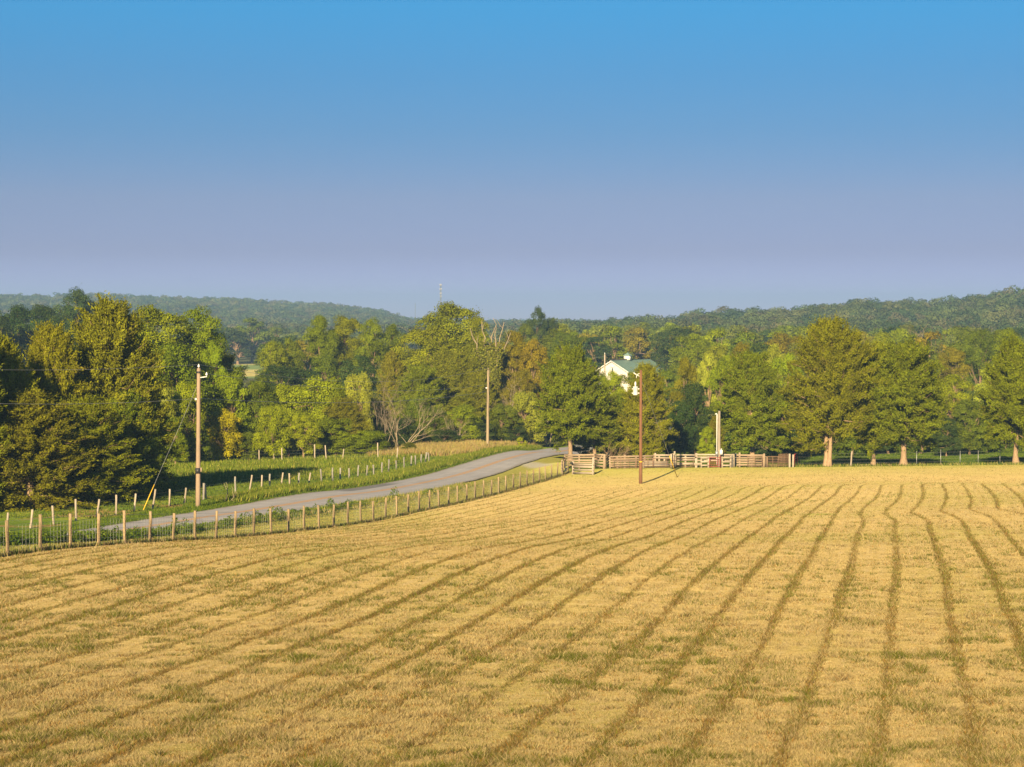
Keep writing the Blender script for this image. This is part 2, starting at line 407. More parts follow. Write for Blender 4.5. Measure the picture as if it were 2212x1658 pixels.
def ground_colour(X, Y):
    r = regions(X, Y); n1 = fbm(X / 7, Y / 11, 21)[..., None]; n2 = fbm(X / 2.2, Y / 3.0, 31)[..., None]
    sgn = r['road'][..., None]; rd = r['rd'][..., None]; Yx = Y[..., None]; Xx = X[..., None]
    past = C_DKGRASS * (1 - n1) + C_GRASS * n1
    past = past * (1 - 0.6 * smooth(0.45, 0.75, n2)) + C_YGRASS * 0.6 * smooth(0.45, 0.75, n2)
    floor = C_FLOOR * (0.7 + 0.6 * n2)
    lawn = (C_GRASS * 0.75) * (0.7 + 0.5 * n1)  # grass colour darkened to stand in for the cedars' shade
    # base: woods floor, with pasture on the road's left side and lawn behind the corral
    wl = smooth(2, 4, sgn) * (1 - smooth(212, 232, Yx + 0.25 * np.maximum(-Xx - 25, 0) * 0))
    colr = floor * (1 - wl) + past * wl
    wn = (1 - wl) * (1 - smooth(238, 262, Yx)) * (sgn < 0)
    colr = colr * (1 - wn) + lawn * wn
    tanw = smooth(5, 8, sgn) * smooth(204, 218, Yx) * (1 - smooth(242, 252, Yx)) * smooth(-24, -16, Xx)
    colr = colr * (1 - tanw) + C_TANGRASS * tanw * (0.8 + 0.4 * n2)
    # verges of the road
    v = (1 - smooth(4.6, 6.2, rd + 1.5 * (n1 - 0.5))) * (Yx < 262)
    vg = C_GRASS * (0.8 + 0.5 * n2)
    vg = np.where(sgn < 0, vg * 0.30 + C_GREENSTRAW * 0.28 + C_STRAW * 0.16, vg)
    colr = colr * (1 - v) + vg * v
    soil = smooth(0.58, 0.72, fbm(X / 3, Y / 3, 61))[..., None] * smooth(5, 6.5, sgn) * (1 - smooth(9, 11, sgn)) * (Yx < 140)
    colr = colr * (1 - 0.7 * soil) + C_SOIL * 0.7 * soil
    st = (r['strip'])[..., None] * smooth(4.2, 5.6, rd)
    strip_c = (C_GREENSTRAW * 1.05) * (0.85 + 0.3 * n2) * (1 - 0.35 * n1) + C_STRAW * 0.35 * n1
    colr = colr * (1 - st) + strip_c * st
    gr = np.exp(-(((X - 2.4) / 2.0) ** 2 + ((Y - 197) / 4.5) ** 2))[..., None]; gr = smooth(0.35, 0.75, gr) * 0.8
    colr = colr * (1 - gr) + np.array((0.24, 0.225, 0.215)) * gr
    fl = r['field'][..., None]
    g = smooth(0.46, 0.74, n1) * 0.55
    fc = C_STRAW * (1 - g) + C_GREENSTRAW * g
    hd = smooth(150, 176, Yx + 8 * (n1 - 0.5)) * 0.85
    fc = fc * (1 - hd) + (C_GREENSTRAW * 0.5 + C_STRAW * 0.5) * hd
    hd2 = smooth(172, 186, Yx + 5 * (n2 - 0.5)) * 0.6
    fc = fc * (1 - hd2) + C_YGRASS * 1.1 * hd2
    patch = np.exp(-(((X - 14.3) / 3.6) ** 2 + ((Y - 99) / 4.0) ** 2))[..., None] * smooth(0.35, 0.6, n2)
    fc = fc * (1 - 0.8 * patch) + (C_GRASS * 1.8) * 0.8 * patch
    soilf = np.exp(-((X - fence_x(Y) - 0.15) / 0.28) ** 2)[..., None] * smooth(0.38, 0.6, n2) * (Yx < 187)
    colr = colr * (1 - fl) + fc * fl
    colr = colr * (1 - 0.75 * soilf) + C_SOIL * 0.9 * 0.75 * soilf
    # far: open farm field, then forest floor
    ff = smooth(560, 580, Yx) * (1 - smooth(740, 760, Yx)) * smooth(-0.175, -0.165, Xx / np.maximum(Yx, 1)) * (1 - smooth(-0.10, -0.09, Xx / np.maximum(Yx, 1)))
    band = smooth(0.3, 0.6, 0.5 + 0.5 * np.sin(Yx / 24.0 + 0.6))
    ffc = np.array((0.10, 0.14, 0.05)) * (1 - band) + np.array((0.27, 0.24, 0.095)) * band
    colr = colr * (1 - ff) + ffc * ff
    return colr
ys = [-60.0]
while ys[-1] < 6300:
    y = ys[-1]; ys.append(y + (0.28 + 0.0042 * max(y, 0)) if 20 < y < 320 else y + (4.0 if y < 20 else 0.0042 * y * (3 if y > 700 else 1.4)))
ys = np.array(ys)
ss = np.linspace(-1, 1, 520); ss = np.sign(ss) * (0.55 * np.abs(ss) + 0.45 * np.abs(ss) ** 4)
GY, GS = np.meshgrid(ys, ss, indexing='ij')
GX = GS * (45 + 1.0 * np.maximum(GY, 0))
Z = ground(GX, GY)
rsd, _ = road_near(GX, GY)
near_road = np.abs(rsd)
Z = Z - 0.10 * (1 - smooth(ROAD_HW - 0.5, ROAD_HW + 0.25, near_road))
Z = Z - 0.18 * np.exp(-((near_road - 4.4) / 1.0) ** 2) * (GY < 235)
Z = Z + 0.05 * (fbm(GX / 1.7, GY / 1.7, 77) - 0.5)
h, w = Z.shape
idx = np.arange(h * w).reshape(h, w)
F = np.stack([idx[:-1, :-1], idx[:-1, 1:], idx[1:, 1:], idx[1:, :-1]], -1).reshape(-1, 4)
reg = regions(GX, GY)
def ground_mat():
    m, t, out = new_mat('ground_cover')
    co = N(t, 'ShaderNodeTexCoord'); P = co.outputs['Object']
    vc = N(t, 'ShaderNodeAttribute', attribute_name='cover').outputs['Color']
    u = N(t, 'ShaderNodeAttribute', attribute_name='row').outputs['Fac']
    mow = N(t, 'ShaderNodeAttribute', attribute_name='mow').outputs['Fac']; fieldm = N(t, 'ShaderNodeAttribute', attribute_name='field').outputs['Fac']
    sxyz = N(t, 'ShaderNodeSeparateXYZ'); t.links.new(P, sxyz.inputs[0]); N_Y = sxyz.outputs['Y']
    nA = noise(t, 1.1, 3, 0.6, P).outputs['Fac']; nB = noise(t, 7.0, 5, 0.75, P).outputs['Fac']; nC = noise(t, 28.0, 4, 0.8, P).outputs['Fac']
    nD = noise(t, 0.23, 3, 0.6, P).outputs['Fac']; nE = noise(t, 3.2, 4, 0.7, P).outputs['Fac']
    near = maprange(t, N_Y, 34, 62)                                       # rows read weaker where the stubble is coarse
    uu = math_(t, 'ADD', u, math_(t, 'MULTIPLY', math_(t, 'SUBTRACT', nE, 0.5), 0.30))
    uu = math_(t, 'ADD', uu, math_(t, 'MULTIPLY', math_(t, 'SUBTRACT', nB, 0.5), 0.22))
    k = math_(t, 'DIVIDE', uu, ROW)
    fr = math_(t, 'PINGPONG', k, 0.5)                                     # 0 on a row line
    rowid = math_(t, 'ROUND', k); rh = N(t, 'ShaderNodeTexWhiteNoise', noise_dimensions='1D'); t.links.new(rowid, rh.inputs['W'])
    wl = math_(t, 'MULTIPLY', maprange(t, nA, 0.3, 0.7, 0.06, 0.165), maprange(t, rh.outputs['Value'], 0, 1, 0.75, 1.2))
    line = N(t, 'ShaderNodeMapRange'); line.interpolation_type = 'SMOOTHSTEP'
    t.links.new(fr, line.inputs[0]); t.links.new(wl, line.inputs[2]); line.inputs[1].default_value = 0.0; line.inputs[3].default_value = 1.0; line.inputs[4].default_value = 0.0
    lf = math_(t, 'MULTIPLY', line.outputs[0], maprange(t, nD, 0.3, 0.62, 0.6, 1.0))
    lf = math_(t, 'MULTIPLY', lf, maprange(t, rh.outputs['Value'], 0, 1, 0.7, 1.0))
    lf = math_(t, 'MULTIPLY', lf, math_(t, 'MULTIPLY', mow, maprange(t, near, 0, 1, 0.75, 1.0)))
    fr2 = math_(t, 'PINGPONG', math_(t, 'ADD', k, 0.5), 0.5)
    thin = math_(t, 'MULTIPLY', maprange(t, fr2, 0.0, 0.075, 1.0, 0.0), math_(t, 'MULTIPLY', mow, maprange(t, nD, 0.44, 0.54)))
    pale = math_(t, 'MULTIPLY', maprange(t, math_(t, 'ABSOLUTE', math_(t, 'SUBTRACT', fr2, 0.16)), 0.0, 0.10, 1.0, 0.0), math_(t, 'MULTIPLY', mow, maprange(t, nA, 0.42, 0.6)))
    # straw raked across the rows
    mp = N(t, 'ShaderNodeMapping'); mp.inputs['Rotation'].default_value = (0, 0, R(8)); mp.inputs['Scale'].default_value = (0.55, 3.4, 1.0); t.links.new(P, mp.inputs[0])
    nS = noise(t, 1.5, 5, 0.7, mp.outputs[0]).outputs['Fac']
    col = mixc(t, vc, (0.47, 0.375, 0.20), math_(t, 'MULTIPLY', math_(t, 'MULTIPLY', maprange(t, nS, 0.50, 0.66), fieldm), 0.5))
    col = mixc(t, col, (0.24, 0.19, 0.06), math_(t, 'MULTIPLY', math_(t, 'MULTIPLY', maprange(t, nS, 0.48, 0.34), fieldm), 0.55))
    col = mixc(t, col, (0.41, 0.32, 0.21), math_(t, 'MULTIPLY', pale, 0.5))
    col = mixc(t, col, (0.24, 0.18, 0.08), math_(t, 'MULTIPLY', thin, 0.62))
    lcol = mixc(t, (0.200, 0.132, 0.040), (0.165, 0.155, 0.024), maprange(t, nA, 0.42, 0.62))
    col = mixc(t, col, lcol, math_(t, 'MULTIPLY', lf, 0.70))
    patch = math_(t, 'MULTIPLY', maprange(t, nE, 0.54, 0.74), fieldm)
    col = mixc(t, col, (0.19, 0.19, 0.04), math_(t, 'MULTIPLY', patch, 0.6))
    nG = noise(t, 1.9, 5, 0.75, P, 0.6).outputs['Fac']; nearer = maprange(t, N_Y, 75, 35)
    blot = math_(t, 'MULTIPLY', math_(t, 'MULTIPLY', maprange(t, nG, 0.50, 0.66), fieldm), maprange(t, nearer, 0, 1, 0.20, 0.55))
    col = mixc(t, col, (0.165, 0.150, 0.030), blot)
    nH = noise(t, 5.0, 4, 0.7, P, 0.4).outputs['Fac']
    col = mixc(t, col, (0.13, 0.085, 0.04), math_(t, 'MULTIPLY', math_(t, 'MULTIPLY', maprange(t, nH, 0.60, 0.70), fieldm), maprange(t, nearer, 0, 1, 0.15, 0.6)))
    hsv = N(t, 'ShaderNodeHueSaturation'); t.links.new(col, hsv.inputs['Color'])
    v = math_(t, 'MULTIPLY', maprange(t, nB, 0.25, 0.75, 0.74, 1.25), math_(t, 'MULTIPLY', maprange(t, nC, 0.25, 0.75, 0.72, 1.28), maprange(t, nD, 0.3, 0.7, 0.93, 1.06)))
    t.links.new(v, hsv.inputs['Value'])
    b = N(t, 'ShaderNodeBsdfDiffuse'); b.inputs['Roughness'].default_value = 1.0
    t.links.new(hsv.outputs[0], b.inputs[0])
    bp = N(t, 'ShaderNodeBump'); bp.inputs['Strength'].default_value = 0.9; bp.inputs['Distance'].default_value = 0.05
    hh = math_(t, 'ADD', math_(t, 'MULTIPLY', nB, 0.6), math_(t, 'ADD', math_(t, 'MULTIPLY', nC, 0.45), math_(t, 'MULTIPLY', lf, 1.6)))
    t.links.new(hh, bp.inputs['Height']); t.links.new(bp.outputs[0], b.inputs['Normal'])
    t.links.new(b.outputs[0], out.inputs[0]); return m
V = np.stack([GX.ravel(), GY.ravel(), Z.ravel()], 1)
me = mesh_np('ground', V, F, ground_mat(), True, vert_attr={'cover': ground_colour(GX, GY).reshape(-1, 3), 'row': row_u(GX, GY).ravel(), 'mow': reg['mow'].ravel(), 'field': reg['field'].ravel()})
tag(mobj('ground', me), kind='structure')

# road sheet
def road_mesh():
    n = len(RC); T = np.gradient(RC, axis=0); T /= np.linalg.norm(T, axis=1)[:, None]; Nn = np.stack([-T[:, 1], T[:, 0]], 1)
    offs = np.linspace(-ROAD_HW, ROAD_HW, 15)
    P = RC[:, None] + Nn[:, None] * offs[None, :, None]
    jit = (fbm(RC_len / 1.5, RC_len * 0, 3) - 0.5) * 0.35
    P[:, 0] += Nn * jit[:, None]; P[:, -1] -= Nn * jit[:, None]
    zc = ground(RC[:, 0], RC[:, 1]); z = zc[:, None] * 0.0 + ground(P[..., 0], P[..., 1]) + 0.02 + 0.05 * (1 - (offs / ROAD_HW) ** 2)[None]
    V = np.concatenate([P, z[..., None]], -1).reshape(-1, 3)
    i = np.arange(n * 15).reshape(n, 15)
    F = np.stack([i[:-1, :-1], i[1:, :-1], i[1:, 1:], i[:-1, 1:]], -1).reshape(-1, 4)[:, ::-1]
    ro = np.broadcast_to(offs[None], (n, 15)).ravel(); rl = np.broadcast_to(RC_len[:, None], (n, 15)).ravel()
    m, t, out = new_mat('asphalt')
    P_ = N(t, 'ShaderNodeTexCoord').outputs['Object']
    a = N(t, 'ShaderNodeAttribute', attribute_name='across').outputs['Fac']; al = N(t, 'ShaderNodeAttribute', attribute_name='along').outputs['Fac']
    n1 = noise(t, 0.5, 4, 0.6, P_).outputs['Fac']; n2 = noise(t, 25, 3, 0.8, P_).outputs['Fac']; n3 = noise(t, 3, 4, 0.7, P_).outputs['Fac']
    col = mixc(t, (0.42, 0.395, 0.400), (0.52, 0.485, 0.490), maprange(t, n1, 0.3, 0.7))
    wt = math_(t, 'PINGPONG', math_(t, 'ABSOLUTE', a), 1.35)
    col = mixc(t, col, (0.57, 0.53, 0.53), math_(t, 'MULTIPLY', maprange(t, wt, 0.9, 1.3), 0.35))
    cv = N(t, 'ShaderNodeCombineXYZ'); t.links.new(math_(t, 'MULTIPLY', a, 3.0), cv.inputs[0]); t.links.new(math_(t, 'MULTIPLY', al, 0.16), cv.inputs[1])
    n4 = noise(t, 1.0, 5, 0.75, cv.outputs[0]).outputs['Fac']
    col = mixc(t, col, (0.2, 0.185, 0.18), maprange(t, n4, 0.60, 0.72, 0, 0.45))
    pat = math_(t, 'MULTIPLY', maprange(t, a, 1.3, 1.6), math_(t, 'MULTIPLY', maprange(t, al, 178, 180), maprange(t, al, 196, 192)))
    col = mixc(t, col, (0.09, 0.088, 0.085), math_(t, 'MULTIPLY', pat, 0.6))
    def stripe(c):
        return maprange(t, math_(t, 'ABSOLUTE', math_(t, 'SUBTRACT', a, c)), 0.105, 0.08, 0.0, 1.0)
    ln = math_(t, 'MAXIMUM', stripe(0.16), stripe(-0.16)); ln = math_(t, 'MULTIPLY', ln, maprange(t, n3, 0.3, 0.55, 0.45, 0.95))
    col = mixc(t, col, (0.70, 0.33, 0.05), ln)
    ed = math_(t, 'MULTIPLY', maprange(t, math_(t, 'ABSOLUTE', a), 2.45, 2.75), maprange(t, n3, 0.35, 0.6))
    col = mixc(t, col, (0.28, 0.23, 0.14), ed)
    hs = N(t, 'ShaderNodeHueSaturation'); t.links.new(col, hs.inputs['Color']); t.links.new(maprange(t, n2, 0.3, 0.7, 0.85, 1.15), hs.inputs['Value'])
    b = N(t, 'ShaderNodeBsdfPrincipled'); b.inputs['Roughness'].default_value = 0.85; b.inputs['Specular IOR Level'].default_value = 0.25
    t.links.new(hs.outputs[0], b.inputs['Base Color'])
    bp = N(t, 'ShaderNodeBump'); bp.inputs['Strength'].default_value = 0.3; bp.inputs['Distance'].default_value = 0.01
    t.links.new(n2, bp.inputs['Height']); t.links.new(bp.outputs[0], b.inputs['Normal']); t.links.new(b.outputs[0], out.inputs[0])
    return mesh_np('road', V, F, m, True, vert_attr={'across': ro, 'along': rl})
tag(mobj('road', road_mesh()), kind='structure')

# ------------------------------------------------------------------ grass and weeds
def blades(X, Y, Hh, Wd, C, lean=0.5, z0=None, seed=0, tilt_dir=None):
    """one triangle-ish blade (3 corners) per entry"""
    g = np.random.default_rng(seed); n = len(X)
    z = ground(X, Y) if z0 is None else z0
    a = g.uniform(0, 2 * math.pi, n); la = g.uniform(0, 2 * math.pi, n) if tilt_dir is None else tilt_dir
    bx, by = np.cos(a) * Wd / 2, np.sin(a) * Wd / 2
    lx, ly = np.cos(la) * lean * Hh * g.uniform(0.2, 1, n), np.sin(la) * lean * Hh * g.uniform(0.2, 1, n)
    V = np.stack([np.stack([X - bx, Y - by, z - 0.02], 1), np.stack([X + bx, Y + by, z - 0.02], 1), np.stack([X + lx, Y + ly, z + Hh], 1)], 1).reshape(-1, 3)
    F = np.arange(3 * n).reshape(n, 3)
    return V, F, C
def stuff(name, parts, label, cat, mat=M_BLADE):
    V = []; F = []; C = []; o = 0
    for v, f, c_ in parts:
        V.append(v); F.append(f + o); C.append(c_); o += len(v)
    me = mesh_np(name, np.vstack(V), np.vstack(F), mat, False, face_attr={'col': np.vstack(C)})
    return tag(mobj(name, me), label, cat, kind='stuff')
def scatter_view(n, Y0, Y1, g, half=0.30, power=1.0):
    """points over the part of the field in front of the camera, evenly in the picture's depth"""
    t = g.uniform(0, 1, n)
    Y = 1 / ((1 - t) / Y0 + t / Y1) if power == 1 else np.sqrt(Y0 ** 2 + t * (Y1 ** 2 - Y0 ** 2))
    X = g.uniform(-half, half, n) * Y
    return X, Y
def field_tufts():
    g = np.random.default_rng(11); parts = []
    X, Y = scatter_view(1650000, 27, 187, g, 0.29)
    r = regions(X, Y); keep = (r['field'] > 0.6) & (Y < 186.5); X, Y = X[keep], Y[keep]; mow = r['mow'][keep]
    u = row_u(X, Y) / ROW + 0.12 * (fbm(X / 0.5, Y / 0.5, 90) - 0.5); dist = np.abs(u - np.round(u)); ri = np.round(u)
    rs = 0.5 + 0.5 * _hash(ri.astype(np.int64), ri.astype(np.int64) * 0, 0, 5)
    n1 = fbm(X / 3, Y / 4, 41); n2 = fbm(X / 0.45, Y / 0.45, 51); n3 = fbm(X / 0.22, Y / 0.22, 57)
    nn = 1 - smooth(38, 78, Y); n4 = fbm(X / 0.9 + 9, Y / 1.1, 63); big = smooth(0.50, 0.68, n4) * (0.35 + 0.65 * nn)
    fade = 0.45 + 0.55 * smooth(34, 60, Y)
    rnd_ = lambda: g.uniform(0, 1, len(X))
    inrow = (dist < 0.02 + 0.11 * n1 + 0.10 * nn * (n4 - 0.3)) & (rnd_() < mow * rs * fade)
    clump = smooth(0.52, 0.72, n2)
    green = rnd_() < np.where(inrow, 0.14 + 0.34 * smooth(0.4, 0.6, n1), 0.05 + 0.5 * clump * smooth(0.35, 0.6, n1) + 0.26 * big)
    H = np.where(inrow, g.uniform(0.03, 0.11, len(X)), g.uniform(0.010, 0.042, len(X)) * (1 + 1.8 * clump + 1.0 * big))
    k = Y / 40.0
    W = 0.008 + 0.009 * k
    base = np.where(green[:, None], np.array((0.150, 0.165, 0.022)), np.where(inrow[:, None], np.array((0.25, 0.165, 0.05)), C_STRAW2))
    warm = (rnd_() < 0.25 * smooth(0.45, 0.65, n3))[:, None]
    base = np.where(warm & ~green[:, None], np.array((0.36, 0.20, 0.05)), base)
    br = (rnd_() < np.where(inrow, 0.18, 0.04 + 0.16 * smooth(0.55, 0.75, n3) * (0.4 + nn)))[:, None]
    base = np.where(br, np.array((0.13, 0.085, 0.04)), base)
    C = base * g.uniform(0.7, 1.25, (len(X), 1)) * (0.85 + 0.3 * n3[:, None])
    parts.append(blades(X, Y, H, W, C, lean=1.9, seed=3))
    return parts
stuff('grass', field_tufts(), 'short dry mown grass stubble with darker uncut rows across the hay field', 'grass')
def tall_grass(n, zone, Hr, cols, seed, W=0.05, lean=0.6):
    """zone(g, n) -> X, Y"""
    g = np.random.default_rng(seed); X, Y = zone(g, n); n = len(X)
    nz = fbm(X / 1.5, Y / 1.5, seed)
    H = g.uniform(Hr[0], Hr[1], n) * (0.55 + 0.9 * nz)
    ci = np.array(cols)[g.integers(0, len(cols), n)]
    C = ci * g.uniform(0.7, 1.25, (n, 1)) * (0.75 + 0.5 * nz[:, None])
    return blades(X, Y, H, g.uniform(0.6, 1.3, n) * W, C, lean=lean, seed=seed + 1)
RT = np.gradient(RC, axis=0); RT /= np.linalg.norm(RT, axis=1)[:, None]; RN = np.stack([-RT[:, 1], RT[:, 0]], 1)
def along_road(o0, o1, y0, y1):
    def z(g, n):
        ok = np.where((RC[:, 1] > y0) & (RC[:, 1] < y1))[0]
        i = g.uniform(ok[0], ok[-1] - 0.01, n); i0 = i.astype(int); f = (i - i0)[:, None]
        P = RC[i0] * (1 - f) + RC[i0 + 1] * f; o = g.uniform(o0, o1, n)[:, None]
        P = P + RN[i0] * o + g.normal(0, 0.12, (n, 2))
        return P[:, 0], P[:, 1]
    return z
G1, G2, G3 = (0.115, 0.165, 0.014), (0.165, 0.215, 0.02), (0.06, 0.105, 0.016)
TN, YL = (0.42, 0.33, 0.15), (0.33, 0.32, 0.06)
verge = [tall_grass(60000, along_road(2.9, 5.4, 60, 236), (0.06, 0.2), (G1, G2, G3), 201),
         tall_grass(60000, along_road(3.6, 6.0, 136, 240), (0.18, 0.45), (G1, G2, G2, YL), 203, 0.07),
         tall_grass(6000, along_road(3.4, 5.0, 134, 240), (0.25, 0.6), (G2, YL, G1), 205, 0.08)]
stuff('verge_grass', verge, 'bright green tall grass along the far edge of the road', 'grass')
def weeds(n_cl, zone, seed, r=(0.2, 0.5), hgt=(0.2, 0.7), col=((0.10, 0.155, 0.014), (0.07, 0.12, 0.014), (0.15, 0.195, 0.02)), per=70, leaf=0.11):
    g = np.random.default_rng(seed); cx, cy = zone(g, n_cl)
    nn = fbm(cx / 4, cy / 4, seed); R_ = g.uniform(*r, n_cl); H_ = g.uniform(*hgt, n_cl) * (0.5 + nn)
    i = np.repeat(np.arange(n_cl), per); m = len(i)
    a = g.uniform(0, 2 * math.pi, m); rr = np.sqrt(g.uniform(0, 1, m)); hh = g.uniform(0, 1, m) ** 0.7
    X = cx[i] + np.cos(a) * rr * R_[i] * (1 - 0.4 * hh); Y = cy[i] + np.sin(a) * rr * R_[i] * (1 - 0.4 * hh)
    z = ground(cx, cy)[i] + hh * H_[i] * np.sqrt(1 - 0.8 * rr ** 2) + 0.02
    d = g.normal(0, 1, (m, 3)); d[:, 2] += 0.6; d /= np.linalg.norm(d, axis=1)[:, None]
    t_ = np.cross(d, g.normal(0, 1, (m, 3))); t_ /= np.linalg.norm(t_, axis=1)[:, None]; b = np.cross(d, t_)
    L = leaf * g.uniform(0.6, 1.4, m)[:, None]; P = np.stack([X, Y, z], 1)
    V = np.stack([P - t_ * L * 0.5, P + b * L * 0.5, P + t_ * L * 0.6], 1).reshape(-1, 3)
    C = np.array(col)[g.integers(0, len(col), m)] * g.uniform(0.7, 1.3, (m, 1))
    return V, np.arange(3 * m).reshape(m, 3), C
near_w = [weeds(300, along_road(-4.9, -3.5, 78, 140), 301, hgt=(0.1, 0.4)), weeds(170, along_road(-5.6, -3.9, 70, 106), 303, (0.35, 0.6), (0.35, 0.7), per=110, leaf=0.12), weeds(14, along_road(-5.0, -4.0, 104, 160), 304, (0.4, 0.8), (0.6, 1.0), per=160, leaf=0.12),
          tall_grass(16000, along_road(-4.9, -3.0, 60, 170), (0.1, 0.35), (G1, YL, TN), 305)]
stuff('roadside_weeds', near_w, 'low leafy green weeds along the near edge of the road behind the post fence', 'weeds')
def zone_pasture(g, n):
    Y = g.uniform(120, 232, n); s = g.uniform(5.5, 46, n)
    xr = np.interp(Y, RC[:, 1], RC[:, 0]); X = xr - s
    return X, Y
def zone_pasture_far(g, n):
    Y = g.uniform(168, 226, n); xr = np.interp(Y, RC[:, 1], RC[:, 0]); return xr - g.uniform(9, 40, n), Y
pas = [tall_grass(90000, zone_pasture, (0.05, 0.2), (G1, G3, (0.12, 0.165, 0.02), (0.14, 0.16, 0.03)), 401, 0.08), tall_grass(60000, zone_pasture_far, (0.15, 0.5), (G1, YL, G2, G2), 403, 0.10)]
stuff('pasture_grass', pas, 'shaggy green and yellow pasture grass beyond the road below the bushes', 'grass')
def zone_bank(g, n):
    Y = g.uniform(208, 248, n); xr = np.interp(Y, RC[:, 1], RC[:, 0]); return xr - g.uniform(5.2, 16, n), Y
stuff('tan_grass', [tall_grass(42000, zone_bank, (0.3, 0.75), (TN, TN, YL, (0.40, 0.26, 0.10)), 411, 0.09)], 'tall dry tan grass on the bank behind the pale roadside pole', 'grass')
def zone_foot(g, n):
    Y = g.uniform(187.6, 192, n) ; X = g.uniform(8, 60, n); return X, Y
def zone_lawn(g, n):
    Y = g.uniform(190, 262, n); X = g.uniform(8, 82, n); return X, Y
foot = [tall_grass(7000, zone_foot, (0.06, 0.3), (G1, YL, TN, G3), 421, 0.06), tall_grass(60000, zone_lawn, (0.05, 0.16), (G3, G3, G1), 423, 0.1),  # lawn blades in darker greens, shade of the cedars put into their colour
        weeds(140, lambda g, n: (g.uniform(10, 84, n), g.uniform(236, 262, n)), 425, (0.6, 1.6), (0.6, 1.6), per=120, leaf=0.22)]
stuff('lawn_grass', foot, 'green grass and weeds under and behind the row of cedars', 'grass')
def zone_strip(g, n):
    Y = g.uniform(60, 186, n); f = fence_x(Y); xr = np.interp(Y, RC[:, 1], RC[:, 0]) + ROAD_HW * 1.02 + 1.2
    return f + (xr - f) * g.uniform(0, 1, n), Y
stuff('strip_grass', [tall_grass(80000, zone_strip, (0.02, 0.09), ((0.38, 0.31, 0.11), (0.30, 0.29, 0.08), (0.16, 0.2, 0.04)), 431, 0.045, 1.5)], 'clipped yellowish grass strip between the post fence and the road', 'grass')
def zone_fenceline(g, n):
    Y = g.uniform(60, 187, n); return fence_x(Y) + g.normal(0.0, 0.14, n), Y
stuff('fence_line_grass', [tall_grass(14000, zone_fenceline, (0.05, 0.25), (TN, (0.22, 0.2, 0.06), (0.15, 0.09, 0.05), G1), 441, 0.04)], 'ragged dry grass left standing under the long post fence', 'grass')

# ------------------------------------------------------------------ trees
def unit(v): return v / (np.linalg.norm(v, axis=-1, keepdims=True) + 1e-9)
def leaf_quads(P, nrm, along, L, W):
    t_ = unit(along - nrm * (along * nrm).sum(-1, keepdims=True)); b = np.cross(nrm, t_)
    L = np.broadcast_to(L, (len(P),))[:, None]; W = np.broadcast_to(W, (len(P),))[:, None]
    V = np.stack([P - t_ * L / 2, P + b * W / 2, P + t_ * L / 2, P - b * W / 2], 1).reshape(-1, 3)
    return V, np.arange(4 * len(P)).reshape(-1, 4)
def branch_path(p, q, g, n=6, wob=0.08, sag=0.0):
    p = np.array(p, float); q = np.array(q, float); t = np.linspace(0, 1, n)[:, None]; L = np.linalg.norm(q - p)
    P = p + (q - p) * t; P[1:-1] += g.normal(0, wob * L / 3, (n - 2, 3)); P[:, 2] += sag * L * np.sin(t[:, 0] * math.pi)
    return P
